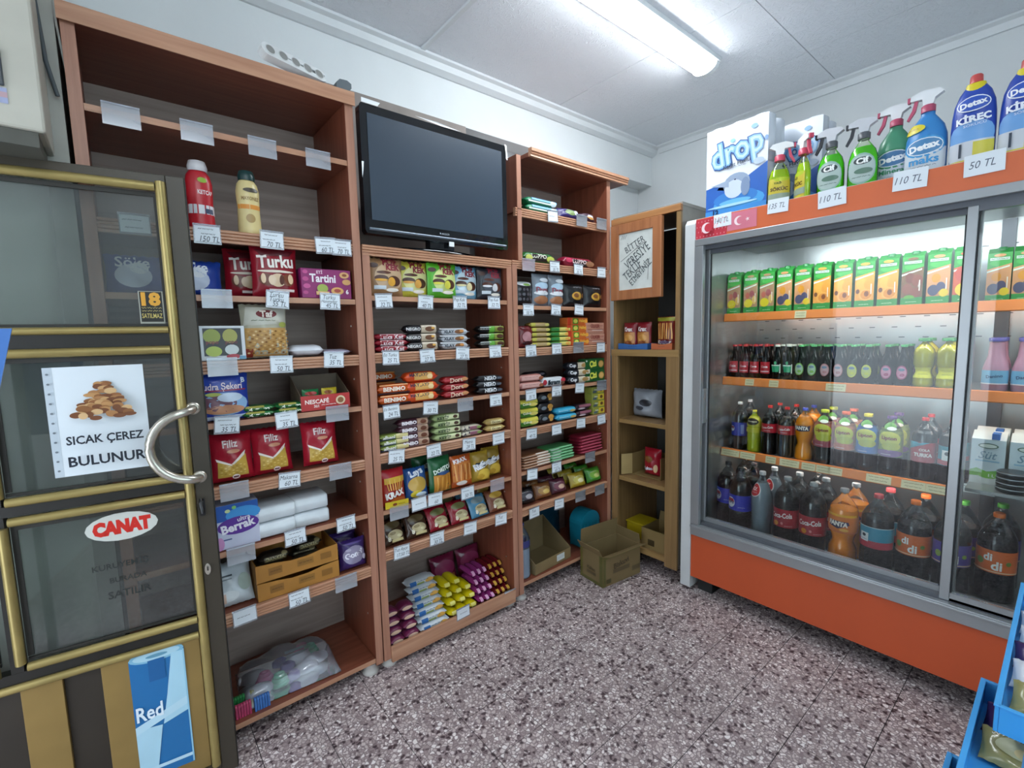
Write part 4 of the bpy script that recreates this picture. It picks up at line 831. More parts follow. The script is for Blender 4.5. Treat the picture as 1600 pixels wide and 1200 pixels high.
rb = rope_bag(); rb.scale = (1.12, 1.15, 1.5); rb.location = (0.436-.035, 1.93, .0755); rb.rotation_euler = (0, 0, R(-4)); rec(rb, 'clear bag of white, pink and green clothes line', 'on bottom shelf of left unit', 'bag', .5, .07)
pegc = ['#2f8a4a', '#a3a02e', '#3f76c0', '#b23a62']
def peg_pack(c, dsc):
    r = empty('clothes_peg_row'); m = mat('peg_plastic', c, .4)
    for k in range(6):
        b = MB(); b.prism([(-.012, 0), (-.004, 0), (-.002, .03), (.002, .03), (.004, 0), (.012, 0), (.010, .042), (.004, .046), (-.004, .046), (-.010, .042)], -.0035, .0035, m, axis=0); o = b.obj('peg', r); o.location = (k*.0085-.021, 0, 0)
    return r
for c, x, y, z, dn in (('#b23a62', 0.231-.008, 1.815, .0755, 'pink'), ('#3f76c0', 0.278+.004, 1.812, .0755, 'blue'), ('#2f8a4a', 0.231-.020, 1.862, .0755, 'green'), ('#a3a02e', 0.278, 1.862, .0755, 'yellow'), ):
    o = peg_pack(c, dn); o.location = (x, y, z if dn in ('pink', 'blue') else z+.0); rec(o, 'row of %s plastic clothes pegs' % dn, W1['z'], 'clothes pegs', x, z)
tags([(0.054, 2.041,), ] and [(*q,) for q in ((0.054, 2.042), (0.233, 2.041), (0.414, 2.037), (0.593, 2.038))], W1['a'])
tags([(0.236, 1.738, ['~', '~', '150 TL']), (0.422, 1.740, ['~', '~', '70 TL']), (0.600, 1.739, ['~', '~', '60 TL']), (0.658, 1.738, ['~', '~', '70 TL'])], W1['b'])
tags([(0.059, 1.746, ['~', '~']), (0.247, 1.538,), (0.426, 1.541, ['Turku', 'Turku', '55 TL']), (0.604, 1.539, ['Turku', 'Hanımeller', '45 TL'])], W1['c'])
tags([(0.246, 1.320,), (0.423, 1.318, ['~', '~', '50 TL']), (0.604, 1.325, ['Tuz', '35 TL'])], W1['d'])
tags([(0.244, 1.129, ['~', '~', '35 TL']), (0.426, 1.121, ['~', '~', '35 TL']), (0.604, 1.122,)], W1['e'])
tags([(0.249, 0.904,), (0.421, 0.904, ['Makarna', '60 TL']), (0.602, 0.899,)], W1['f'])
tags([(0.252, 0.682,), (0.426, 0.690, ['~', '~', '50 TL']), (0.611, 0.688, ['~', '~', '50 TL'])], W1['g'])
tags([(0.247, 0.462, ['~']), (0.424, 0.458, ['~', '~', '50 TL']), (0.597, 0.453,)], W1['h'])

# ---------------- middle unit
def cakebag(key, c, c2, fill, dsc):
    P_(key, 'cake_bag', .150, .150, .045, c, [('e', .05, .50, .8, .75, c2), ('e', -.36, .80, .22, .13, '#43241c'), ('t', 'POP', .08, .90, .42, '#7a2030', .05, 1.1), ('t', 'KEK', .16, .76, .40, '#8a2a3a', .05, 1.0), ('e', -.10, .62, .40, .08, '#5a3022'), ('e', -.18, .47, .36, .16, '#4c281a'), ('e', -.18, .42, .34, .07, fill), ('e', .18, .40, .40, .28, '#4c281a'), ('e', .10, .38, .22, .24, fill), ('r', -.22, .22, .32, .10, '#c9d3dc'), ('e', .12, .16, .36, .10, '#efe8dc')], dsc, 'cake bag')
cakebag('pop1', '#a07a55', '#c6a684', '#e0a43c', 'brown bag of filled cakes'); cakebag('pop2', '#d5cd4c', '#e2dd9a', '#dca24a', 'yellow bag of filled cakes'); cakebag('pop3', '#55b02c', '#cfdc8c', '#d8d24c', 'bright green bag of filled cakes')
cakebag('pop4', '#84bfe0', '#cfe4ee', '#e6d9a8', 'light blue bag of filled cakes'); cakebag('pop5', '#23262e', '#4a4f58', '#d8dade', 'black bag of filled cakes')
for i, k in enumerate(('pop1', 'pop2', 'pop3', 'pop4', 'pop5')): shelf_put(k, .846+.132*i, Z2['p'], W2['p'], dy=.023*(i % 2))
tags([(0.814, 1.547, ['~', '~', '32 TL']), (1.001, 1.547, ['~', '~', '40 TL']), (1.174, 1.549, ['Pop Kek', '32 TL']), (1.365, 1.554, ['Pop Kek', '32 TL'])], W2['p'])
R_('lustre', 'biscuit_pack', .165, .024, .06, '#8c1528', [('t', 'Luks Kat', 0, .45, .62, '#e9d9dc', .03, .8), ('r', 0, .85, .6, .08, '#d9a0a8')], 'dark red biscuit pack')
pile('lustre', 0.809, Z2['q'], 3, .0245, W2['q'])
R_('bw', 'biscuit_pack', .165, .036, .05, '#1d1c20', [('r', .22, .5, .44, .9, '#b9ab96'), ('e', .25, .5, .28, .6, '#6a4630'), ('t', 'NEGRO', -.22, .5, .40, '#dcdcdc', .03, .9), ('e', .34, .62, .1, .24, '#d8a54c')], 'black biscuit pack with cookie picture')
pile('bw', 0.990, Z2['q'], 3, .0365, W2['q']); 
R_('wg', 'biscuit_pack', .160, .030, .05, '#b4b8bf', [('e', .12, .5, .30, .6, '#7a5236'), ('e', .20, .6, .14, .4, '#c98a4a'), ('t', 'XLAY', -.22, .5, .34, '#2a3540', .03, .9), ('r', -.1, .9, .8, .1, '#e4e6ea')], 'silver white biscuit pack')
pile('wg', 1.159, Z2['q'], 3, .031, W2['q'])
R_('bg', 'biscuit_pack', .158, .034, .055, '#15181a', [('r', .02, .45, .20, .9, '#5fa33a'), ('r', .30, .5, .34, .8, '#7f8a3a'), ('e', .34, .5, .26, .6, '#4a2f20'), ('s', -.25, .5, .35, .2, '#dfe4e4', 2), ('r', -.22, .72, .4, .06, '#dfe4e4')], 'black and green biscuit pack')
pile('bg', 1.374-.012, Z2['q'], 3, .035, W2['q'])
tags([(0.832, 1.321, ['Eti Turku', '25 TL']), (0.999, 1.321, ['~', '~', '27 TL']), (1.179, 1.324, ['~', '~', '27 TL']), (1.365, 1.325, ['~', '~', '27 TL'])], W2['q'])
R_('benimo', 'biscuit_pack', .160, .044, .055, '#c8581c', [('t', 'BENIMO', 0, .52, .62, '#efe3d4', .04, .9), ('r', 0, .12, .9, .18, '#3a2a33'), ('r', 0, .88, .8, .08, '#e3a060')], 'orange biscuit roll pack')
pile('benimo', 0.819, Z2['r'], 2, .0445, W2['r']); shelf_put('benimo', 0.794-.0, Z2['r'], W2['r'], dy=.12, desc='orange biscuit roll pack in second row'); shelf_put('benimo', 0.794, Z2['r']+.0445, W2['r'], dy=.12, desc='orange biscuit roll pack in second row'); shelf_put('benimo', 0.794, Z2['r']+.089, W2['r'], dy=.12, desc='orange biscuit roll pack in second row')
R_('haylayf', 'biscuit_pack', .175, .043, .055, '#cf4a1d', [('r', .04, .55, .50, .7, '#dba75c'), ('t', 'HAYLAYF', -.08, .72, .5, '#23304c', .03, .9), ('e', .22, .5, .16, .5, '#eed09a'), ('e', .36, .4, .1, .3, '#b03018')], 'red orange finger biscuit pack')
pile('haylayf', 0.982, Z2['r'], 3, .0435, W2['r'])
R_('dore', 'biscuit_pack', .155, .032, .05, '#8f1c20', [('t', 'Dore', .02, .5, .45, '#e4c7b0', .03, .9, 4), ('e', .3, .55, .22, .5, '#c78a5a'), ('r', -.3, .5, .2, .3, '#b5424a')], 'deep red wafer pack')
pile('dore', 1.160-.005, Z2['r'], 3, .0325, W2['r'])
R_('nero', 'biscuit_pack', .165, .028, .05, '#14161b', [('t', 'NERO', .0, .55, .42, '#d6dade', .04, .9), ('r', -.1, .92, .6, .06, '#7c8088'), ('r', .32, .5, .16, .4, '#565c66')], 'black wafer pack with white lettering')
pile('nero', 1.362-.012, Z2['r'], 3, .029, W2['r'])
tags([(0.823, 1.102, ['Eti Benimo', '24 TL']), (1.004, 1.096, ['~', '30 TL']), (1.183, 1.090,), (1.360, 1.092, ['~', '25 TL'])], W2['r'])
R_('choco_g', 'chocolate_bar', .135, .022, .05, '#8a9a4a', [('r', .28, .5, .4, .8, '#cfc48a'), ('t', 'albeni', -.15, .5, .4, '#f0f0e8', .03, .8), ('r', -.2, .15, .5, .2, '#3a4a6a')], 'green and cream chocolate bar', 'chocolate bar')
pile('choco_g', 0.800, Z2['s'], 3, .0225, W2['s'])
R_('bimbo', 'chocolate_bar', .150, .030, .05, '#4a2733', [('r', .30, .5, .34, .9, '#a98a74'), ('e', .32, .5, .2, .6, '#6a3e2c'), ('t', 'BIMBO', -.12, .5, .46, '#e6e0e6', .05, .8), ('r', -.1, .1, .7, .08, '#c8a8b8')], 'purple brown chocolate wafer bar', 'chocolate bar')
pile('bimbo', 0.932, Z2['s'], 4, .0295, W2['s'])
R_('green_w', 'chocolate_bar', .150, .030, .05, '#8fa06c', [('r', .2, .5, .5, .7, '#cfd4a8'), ('t', 'KEYİF', -.1, .55, .4, '#2c3a2c', .03, .8), ('e', .32, .5, .16, .5, '#4d3527')], 'pale green wafer bar', 'chocolate bar')
pile('green_w', 1.100, Z2['s'], 4, .0295, W2['s'])
R_('multi', 'chocolate_bar', .130, .024, .05, '#cfc7b4', [('t', 'Ali', -.25, .5, .3, '#2a2a3a', .05, .8), ('r', .1, .5, .4, .6, '#8c5a6a'), ('e', .3, .5, .2, .5, '#7a9a4a')], 'cream patterned wafer bar', 'chocolate bar'); pile('multi', 1.237-.004, Z2['s'], 2, .0245, W2['s'])
R_('gold_r', 'chocolate_roll', .130, .030, .038, '#b59a5c', [('r', 0, .5, .5, .5, '#dccf9a'), ('t', 'Golden', 0, .5, .4, '#5a3a1a', .02, .8)], 'gold wrapped chocolate roll', 'chocolate bar', n=2.1); pile('gold_r', 1.379-.005, Z2['s'], 2, .031, W2['s'])
tags([(0.835, 0.913, ['~', '25 TL']), (1.011, 0.906, ['~', '22 TL']), (1.197, 0.903, ['Metro', '28 TL']), (1.370, 0.902, ['~', '~'])], W2['s'])
def crisp(key, w, h, c, specs, dsc, seed=1): P_(key, 'crisp_bag', w, h, .05, c, specs, dsc, 'crisp bag', seed=seed)
crisp('krax', .118, .155, '#a62a1c', [('r', 0, .88, .9, .2, '#b01f2a'), ('r', .05, .70, .8, .16, '#dcb23c')] + [('r', -.25+.09*i, .58, .04, .30, ('#e0a24c', '#eebd6a')[i % 2], .03*(i-3)) for i in range(7)] + [('t', 'KRAX', 0, .32, .72, '#e9e6e2', .06, 1.1, 8), ('r', 0, .32, .0, .0, '#222222'), ('e', .1, .14, .6, .16, '#c2652c')], 'red crisp bag with potato sticks picture')
crisp('patos_b', .108, .135, '#24508e', [('t', 'Lays', 0, .82, .6, '#dfe6f0', .05, 1, 14), ('e', 0, .45, .8, .5, '#c9a24a'), ('e', -.1, .15, .5, .22, '#d8c23c'), ('e', .1, .12, .5, .14, '#cfe0ec')], 'blue crisp bag with golden crisps')
crisp('doritos', .116, .165, '#1c5a34', [('r', .05, .28, .8, .46, '#c6842e'), ('t', 'DORITOS', .05, .66, .80, '#dce8de', .05, 1.3, 14), ('e', .1, .55, .6, .1, '#2c4a7a')] + [('r', -.22+.1*i, .26, .05, .40, ('#dba24a', '#b5762a')[i % 2], .04) for i in range(6)], 'dark green crisp bag')
crisp('orange_c', .114, .150, '#b5521e', [('t', 'KRAX', -.1, .86, .6, '#e6dfe0', .05, 1, 10), ('r', 0, .5, .9, .6, '#c97a36')] + [('r', -.34+.11*i, .48, .05, .5, ('#e2a866', '#a85a20')[i % 2], .05*(i % 3-1)) for i in range(7)] + [('e', -.1, .15, .5, .14, '#e0d6cc')], 'orange crisp bag with pretzel sticks')
crisp('ruffles', .108, .145, '#a98a2c', [('e', 0, .80, .8, .3, '#8f7426'), ('t', 'Ruffles', 0, .56, .8, '#e6e9ef', .05, 1.3, 16), ('e', 0, .52, .6, .0, '#22304a'), ('r', -.05, .58, .5, .14, '#1d2636'), ('t', 'Ruffles', -.05, .58, .46, '#e6e9ef', .05, 1.3, 16), ('e', .1, .24, .7, .36, '#dbb94a'), ('e', -.1, .18, .4, .18, '#c39a34')], 'gold and black crisp bag')
for k, x, rz, ti, dy, ds in (('krax', .832, 3, -5, 0, None), ('patos_b', .948, -2, -12, .004, None), ('doritos', 1.064, 2, -4, 0, 'dark green crisp bag in front'), ('doritos', 1.035, 3, -4, .10, 'dark green crisp bag farther back'), ('orange_c', 1.181, -2, -5, 0, None), ('ruffles', 1.295, -3, -7, .006, None), ('ruffles', 1.394, -3, -7, .045, None)):
    shelf_put(k, x, Z2['t'], W2['t'], tilt=ti, rz=rz, dy=dy, desc=ds)
tags([(1.007, 0.687, ['~', '60']), (1.180, 0.675, ['~', '50 TL']), (0.928, 0.687, ['~']), (1.354, 0.675,), (0.834, 0.675,)], W2['t'])
b = MB(); b.box(-.052, .052, -.0008, 0, -.014, .014, mat('yellow_card', '#c9b01e', .5)); o = b.obj('price_card'); x_, z_ = 0.825, 0.713; o.location = (x_, 1.7655, z_); o.rotation_euler = (0, R(2), 0); prints('printed_card', lambda x, z, off: (x, -.0008-off, z-.014), .1, .028, [('e', -.1, .5, .2, .4, '#7a3a1a'), ('s', .2, .5, .3, .2, '#5a4a1a', 2)], o); rec(o, 'yellow printed price card', W2['t'], 'price card', x_, z_)
def nutbag(key, c, c2, dsc, txt='8'): P_(key, 'nut_bag', .108, .110, .04, c, [('e', 0, .72, .7, .3, c2), ('e', .06, .34, .66, .36, '#c3b48c'), ('e', -.05, .40, .25, .12, '#8e7a4e'), ('e', .2, .28, .2, .1, '#d9cfa6'), ('r', .1, .12, .5, .1, '#cfc28e'), ('t', txt, -.24, .22, .12, '#e6ddc8', .05)], dsc, 'nut bag', rough=.2)
nutbag('nut_brown', '#3a2418', '#5a4a2c', 'dark brown nut bag'); nutbag('nut_red', '#8e1628', '#6a6a3c', 'crimson nut bag'); nutbag('nut_blue', '#4a86a8', '#6d7f84', 'light blue nut bag'); nutbag('nut_tan', '#7a4630', '#c29a3a', 'tan and yellow nut bag')
for i, (k, rz) in enumerate((('nut_brown', 2), ('nut_brown', -2), ('nut_red', 2), ('nut_red', -1), ('nut_blue', 2), ('nut_tan', -2))):
    x = .829 + .1135*i
    shelf_put(k, x, Z2['u'], W2['u'], tilt=-30, dy=.004, rz=rz, desc=PROTO[k]['desc'] + ' in front')
    shelf_put(k, x, Z2['u'], W2['u'], tilt=-22, dy=.12, rz=-rz, desc=PROTO[k]['desc'] + ' farther back')
tags([(0.837, 0.500, ['Tuz Ayçe', '17,50 TL']), (1.008, 0.507, ['~', '~', '30 TL']), (1.188, 0.502, ['~', '~']), (1.372, 0.495, ['Tuz', '~'])], W2['u'])
zb = .0755
R_('purple_w', 'wafer_pack', .070, .034, .06, '#6d2548', [('e', 0, .5, .7, .5, '#d9b9a0'), ('r', 0, .12, .8, .2, '#5a2a72')], 'purple and pink wafer pack', 'wafer pack')
for i in range(4):
    put('purple_w', (.810, 1.824+.016*i, zb+.0345*i), 0, 0, W2['z']); put('purple_w', (.883, 1.824+.016*i, zb+.0345*i), 0, 0, W2['z'])
R_('saklikoy', 'biscuit_pack', .150, .026, .07, '#cdd5dc', [('r', -.30, .5, .22, .8, '#1f5c9c'), ('r', -.05, .4, .26, .35, '#8a9a5a'), ('e', .26, .5, .30, .7, '#d0a048'), ('s', .02, .75, .4, .14, '#4a5a6a', 2)], 'white blue and gold biscuit pack')
for i in range(7): put('saklikoy', (.998, 1.826+.020*i, zb+.0265*i), 0, 0, W2['z'])
R_('yellow_c', 'cake_roll', .053, .036, .12, '#c4b210', [('r', 0, .6, .5, .4, '#d8d06a')], 'shiny yellow wrapped cake', 'wrapped cake', n=2.2, rough=.2)
for row, n in enumerate((3, 3, 3, 2)):
    for i in range(n): put('yellow_c', (1.103+.055*i+.006*(row % 2), 1.858+.022*row, zb+.0368*row), random.uniform(-1.5, 1.5), 0, W2['z'])
def foil(key, c, dsc):
    R_(key, 'sweet_bag', .032, .036, .13, c, [('r', 0, .6, .5, .5, '#d49cc0' if c.startswith('#a4') else '#c99a3c')], dsc, 'sweet bag', n=2, rough=.16, metal=.35)
foil('pink_s', '#a43a86', 'shiny pink foil sweet bar'); foil('red_s', '#7c1c26', 'shiny red and gold sweet bar')
for i in range(12): put('pink_s', (1.264+.0345*(i % 3), 1.864+.022*(i//3), zb+.0365*(i//3)), random.uniform(-.5, .5), 0, W2['z'])
for i in range(12): put('red_s', (1.370+.0325*(i % 3), 1.868+.022*(i//3), zb+.0365*(i//3)), random.uniform(-.3, .3), 0, W2['z'])
P_('toffee', 'toffee_bag', .150, .17, .05, '#742040', [('e', 0, .6, .8, .5, '#8f3058'), ('r', 0, .3, .7, .2, '#9c5a2c')], 'glossy plum coloured toffee bag', rough=.18); shelf_put('toffee', 1.215, zb, W2['z'], dy=.235, tilt=-16); shelf_put('toffee', 1.372, zb, W2['z'], dy=.235, tilt=-14)
tags([(1.416, 0.076, ['~', '~'])], W2['z'])
ptag((1.129, .107), ['~'], 'lying over lip of bottom shelf', yp=1.764)

# ---------------- right unit
def lay(key, name, w, h, d, c, sp, dsc, **k): R_(key, name, w, h, d, c, sp, dsc, **k)
lay('gum_g', 'chocolate_pack', .225, .035, .07, '#1f7a52', [('r', .1, .75, .8, .4, '#7fb2d8'), ('r', 0, .35, .8, .2, '#e0ece6'), ('e', .38, .5, .2, .8, '#c6d6de')], 'green and blue foil chocolate pack')
pile('gum_g', 1.708, Z3['A'], 2, .0355, W3['A'])
P_('purple_l', 'snack_bag', .165, .055, .05, '#33296c', [('e', 0, .5, .5, .6, '#8aa06a'), ('e', .3, .5, .3, .6, '#dcdce6'), ('s', -.2, .5, .3, .3, '#dcdce6', 3)], 'purple and white snack packet'); shelf_put('purple_l', 1.937, Z3['A'], W3['A'], tilt=-20); 
P_('purple_l2', 'snack_bag', .110, .050, .05, '#4a3040', [('e', .1, .4, .6, .5, '#d8a05a'), ('e', .1, .5, .5, .3, '#e8e8e6')], 'small brown and white snack packet'); shelf_put('purple_l2', 2.083-.0, Z3['A'], W3['A'], tilt=-20, dy=-.004)
tags([(1.763, 2.003, ['~']), (1.983, 2.010,), (2.150, 2.014,)], W3['A'])
lay('luppo_g', 'cake_pack', .235, .052, .07, '#2c6a34', [('r', .0, .45, .45, .7, '#2b2320'), ('t', 'LUPPO', -.02, .62, .45, '#d6d8c8', .03, .8), ('e', -.32, .4, .2, .6, '#c9cf6a'), ('e', .32, .4, .24, .6, '#b9c45a')], 'green and dark brown cake pack', cat='cake pack'); shelf_put('luppo_g', 1.693-.005, Z3['B'], W3['B'])
lay('luppo_r', 'cake_pack', .265, .052, .07, '#8c1f38', [('r', .05, .40, .45, .7, '#2b1a1a'), ('t', 'LUPPO', .02, .55, .42, '#dcc8c8', .03, .8), ('e', -.30, .6, .2, .5, '#c23a58'), ('e', .34, .4, .26, .6, '#9a6a4a')], 'red and dark brown cake pack', cat='cake pack'); shelf_put('luppo_r', 1.984, Z3['B'], W3['B'])
tags([(1.588, 1.745,), (1.772, 1.749, ['~', '~', '35 TL']), (1.954, 1.748, ['~', '~', '35 TL']), (2.148, 1.744, ['~', '~'])], W3['B'])
P_('k_black', 'chocolate_bag', .124, .120, .05, '#1c1b20', [('e', 0, .90, .8, .2, '#c8ccd0'), ('e', .1, .86, .4, .1, '#7aa04a')] + [('e', -.28+.19*i, .25+.2*j, .14, .12, '#54525a') for i in range(4) for j in range(3)], 'black chocolate bag with silver balls'); shelf_put('k_black', 1.584, Z3['C'], W3['C'])
P_('k_silver', 'chocolate_bag', .112, .165, .05, '#7c8792', [('e', 0, .62, .8, .22, '#a9c4d8'), ('t', 'Duru', 0, .50, .7, '#8c3c4c', .04), ('e', 0, .40, .9, .14, '#d8dde2'), ('e', -.05, .18, .8, .26, '#a8704c'), ('e', .1, .80, .6, .12, '#c4ccd4')], 'silver bag of mixed nuts', rough=.18)
shelf_put('k_silver', 1.705, Z3['C'], W3['C']); shelf_put('k_silver', 1.820, Z3['C'], W3['C'])
P_('k_orange', 'chocolate_bag', .156, .125, .055, '#17181c', [('e', .05, .48, .50, .36, '#c79a3c'), ('e', .0, .50, .24, .2, '#7a4a24'), ('s', .1, .85, .5, .1, '#c9ccd2', 4), ('e', .40, .50, .14, .2, '#c58a54')], 'black bag with golden chocolates picture')
shelf_put('k_orange', 1.960, Z3['C'], W3['C']); shelf_put('k_orange', 2.122, Z3['C'], W3['C'])
tags([(1.582, 1.524, ['~', '~', '50 TL']), (1.777, 1.527, ['~', '~', '60 TL']), (1.956, 1.530, ['~', '~'])], W3['C'])
P_('red_tw', 'sweet_bag', .105, .110, .04, '#6f1e22', [('e', 0, .5, .6, .5, '#b8858a'), ('e', 0, .2, .6, .2, '#3c1418')], 'dark red small sweet bag'); shelf_put('red_tw', 1.584+.012, Z3['D'], W3['D'], dy=.004)
lay('gry', 'chocolate_bar', .150, .026, .05, '#97803c', [('r', .1, .5, .6, .6, '#a8926a'), ('r', -.3, .5, .2, .6, '#b5b04a'), ('e', .35, .5, .2, .6, '#c9c06a')], 'gold and green chocolate bar', cat='chocolate bar'); pile('gry', 1.673+.014, Z3['D'], 5, .0255, W3['D'])
lay('gyl', 'chocolate_bar', .165, .026, .05, '#4f8a34', [('r', .2, .5, .5, .7, '#cfc46a'), ('r', -.25, .5, .35, .5, '#2d7a3c'), ('e', .3, .5, .2, .5, '#dba04a')], 'green and yellow chocolate bar', cat='chocolate bar'); pile('gyl', 1.825+.01, Z3['D'], 4, .0255, W3['D'])
C_('finger', 'biscuit_box', .170, .038, .06, '#c4622a', [('r', -.42, .5, .16, 1, '#b5381e'), ('r', -.12, .5, .26, .8, '#4f8a2c'), ('e', -.12, .5, .2, .6, '#d9cf5a'), ('t', 'Halley', .22, .5, .32, '#e8b84a', .03), ('e', .40, .5, .14, .6, '#e6a03c')], 'orange and green biscuit box', 'biscuit box'); pile('finger', 1.979-.0, Z3['D'], 4, .0385, W3['D'])
C_('ulker', 'wafer_box', .160, .062, .07, '#b98672', [('r', 0, .72, .9, .04, '#8a4038'), ('t', 'ÜLKER', 0, .72, .5, '#7a2d2c', .03), ('r', 0, .38, .9, .05, '#7a3a34'), ('r', .1, .30, .6, .05, '#e2cfc4'), ('r', 0, .12, .9, .04, '#8f5a4a')], 'pinkish brown wafer box', 'wafer box'); pile('ulker', 2.162+.002, Z3['D'], 2, .063, W3['D'])
tags([(1.594, 1.319, ['~', '~', '30 TL']), (1.778, 1.322, ['~', '27 TL']), (1.948, 1.323,), (2.140, 1.316, ['~', '~'])], W3['D'])
lay('pinkb', 'biscuit_pack', .185, .038, .05, '#b57a72', [('r', 0, .5, .7, .6, '#cfa49c'), ('s', 0, .6, .5, .14, '#8a4a4a', 5), ('e', .36, .4, .16, .5, '#9a5a3c')], 'dusty pink biscuit pack'); pile('pinkb', 1.600+.005, Z3['E'], 2, .0385, W3['E'])
lay('ikram', 'biscuit_pack', .180, .050, .05, '#cdd3d8', [('t', 'ikram', -.02, .45, .50, '#1d2c34', .05, .9), ('e', -.40, .5, .16, .6, '#b02a3a'), ('e', .36, .6, .2, .5, '#b02a3a'), ('e', .34, .3, .16, .4, '#7a4a3a')], 'white biscuit pack with black lettering'); shelf_put('ikram', 1.781, Z3['E'], W3['E'])
lay('blk', 'biscuit_pack', .180, .040, .05, '#1b1a20', [('e', -.2, .6, .2, .3, '#6a6a74'), ('e', .2, .6, .2, .3, '#5c5862')], 'plain black biscuit pack behind')
for i in range(2): shelf_put('blk', 1.733-.01, Z3['E']+.041*i, W3['E'], dy=.075)
lay('bwk', 'biscuit_pack', .190, .040, .05, '#20242c', [('r', .22, .5, .50, .85, '#c9bfa8'), ('e', .26, .5, .28, .6, '#a5814e'), ('t', 'Cup', -.25, .5, .28, '#e4e6ea', .04, .8)], 'black and cream biscuit pack'); pile('bwk', 1.981-.003, Z3['E'], 3, .040, W3['E'])
C_('cizi', 'cracker_box', .170, .066, .055, '#1c5428', [('t', 'Çizi', -.10, .5, .36, '#d8dc5a', .05, 1.2, 6), ('e', .32, .5, .28, .62, '#c9974a'), ('e', .32, .5, .2, .44, '#dab06a'), ('e', -.44, .82, .06, .16, '#d0d4d0')], 'dark green cracker box', 'cracker box'); pile('cizi', 2.143, Z3['E'], 2, .067, W3['E'])
tags([(1.588, 1.094, ['~', '35 TL']), (1.773, 1.096, ['~', '~', '30 TL']), (1.956, 1.097, ['~', '~']), (2.145, 1.095,)], W3['E'])
lay('gy3', 'cracker_roll', .150, .048, .05, '#3f7a2a', [('r', 0, .8, .8, .4, '#c9c04a'), ('e', .2, .4, .4, .4, '#d8c868'), ('t', 'Çubuk', -.1, .5, .4, '#e8e8c8', .03, .8)], 'green and yellow cracker roll'); pile('gy3', 1.585+.006, Z3['F'], 3, .0475, W3['F'])
lay('bear', 'biscuit_pack', .130, .056, .055, '#17191e', [('e', .22, .6, .32, .5, '#b9873e'), ('e', .22, .3, .2, .3, '#c99a4c'), ('e', -.15, .5, .3, .36, '#6f7880')], 'black biscuit pack with bear shaped biscuits'); pile('bear', 1.714+.008, Z3['F'], 3, .0565, W3['F'])
lay('blu', 'biscuit_pack', .185, .034, .055, '#2f9ac0', [('r', 0, .6, .7, .4, '#54b4d4'), ('e', .25, .4, .24, .4, '#c9a45a'), ('s', -.15, .5, .4, .14, '#e2f0f4', 3)], 'turquoise biscuit pack'); pile('blu', 1.878, Z3['F'], 2, .035, W3['F'])
lay('dpk', 'biscuit_pack', .140, .036, .05, '#2c1c26', [('r', .1, .7, .7, .4, '#8f5a68'), ('e', -.1, .3, .4, .3, '#c8b8c0')], 'dark plum biscuit pack'); pile('dpk', 2.016, Z3['F'], 2, .037, W3['F'])
C_('ybox', 'wafer_box', .105, .040, .06, '#8f9440', [('r', .22, .5, .5, .8, '#d8bd3a'), ('e', .25, .5, .24, .5, '#6a4a2a'), ('r', -.3, .3, .3, .3, '#4c5c6a'), ('t', 'Wafer', -.2, .6, .3, '#e6e8e0', .03)], 'small yellow and grey wafer box', 'wafer box'); pile('ybox', 2.170+.006, Z3['F'], 4, .0405, W3['F'])
tags([(1.587, 0.891, ['~', '40 TL']), (1.769, 0.887, ['~', '~']), (1.964, 0.895, ['~', '~']), (2.143, 0.893, ['~', '~'])], W3['F'])
lay('thinb', 'chocolate_tablet', .235, .014, .09, '#8a5a3c', [('r', 0, .5, .8, .4, '#c4a48c'), ('r', .2, .8, .4, .2, '#e0d6cc')], 'thin brown chocolate tablet', cat='chocolate tablet', n=5); pile('thinb', 1.634+.01, Z3['G'], 5, .0142, W3['G'], jit=.008)
lay('thing', 'chocolate_tablet', .225, .015, .10, '#4d9a5c', [('r', 0, .7, .8, .4, '#7ab888'), ('r', -.2, .4, .3, .3, '#c9dccc')], 'thin green chocolate tablet', cat='chocolate tablet', n=5); pile('thing', 1.833+.004, Z3['G'], 5, .0152, W3['G'], jit=.010)
lay('thinp', 'chocolate_tablet', .225, .017, .10, '#93283c', [('r', 0, .7, .8, .3, '#b85468')], 'thin crimson chocolate tablet', cat='chocolate tablet', n=5); pile('thinp', 2.093-.003, Z3['G'], 6, .0172, W3['G'], jit=.010)
tags([(1.586, 0.677, ['~', '~']), (1.765, 0.679, ['~', '~', '60 TL']), (2.039, 0.684,)], W3['G'])
def sw(key, c, c2, c3, dsc): P_(key, 'cake_packet', .120, .085, .055, c, [('e', 0, .5, .7, .55, c2), ('e', .08, .42, .4, .3, c3), ('s', -.1, .7, .4, .1, '#e8e0dc', 3)], dsc, 'cake packet', rough=.2)
sw('c1', '#1a171b', '#4a4650', '#b9b6bc', 'black and silver cake packet'); sw('c2', '#7a4c2c', '#a98048', '#d9b96a', 'brown and gold cake packet'); sw('c3', '#4a2230', '#7c4454', '#d6b39c', 'plum coloured cake packet'); sw('c4', '#a9922c', '#c9bc5c', '#e6e0b0', 'mustard yellow cake packet'); sw('c5', '#3f8a2c', '#7cae3c', '#c3cc7a', 'bright green cake packet')
for k, x, n in (('c1', 1.601-.012, 2), ('c2', 1.719-.004, 2), ('c3', 1.844-.01, 2), ('c4', 1.995+.0, 3), ('c5', 2.132+.006, 3)):
    for i in range(n): shelf_put(k, x-.006*i, Z3['H'], W3['H'], dy=.082*i+.004, tilt=-20, rz=5*(i-1), desc=PROTO[k]['desc'] + (', front row' if i == 0 else ', middle row' if i == 1 and n == 3 else ', back row'))
tags([(1.595, 0.468, ['Tuz', '~']), (1.781, 0.469, ['~', '~']), (1.953, 0.471,), (2.123, 0.469,)], W3['H'])
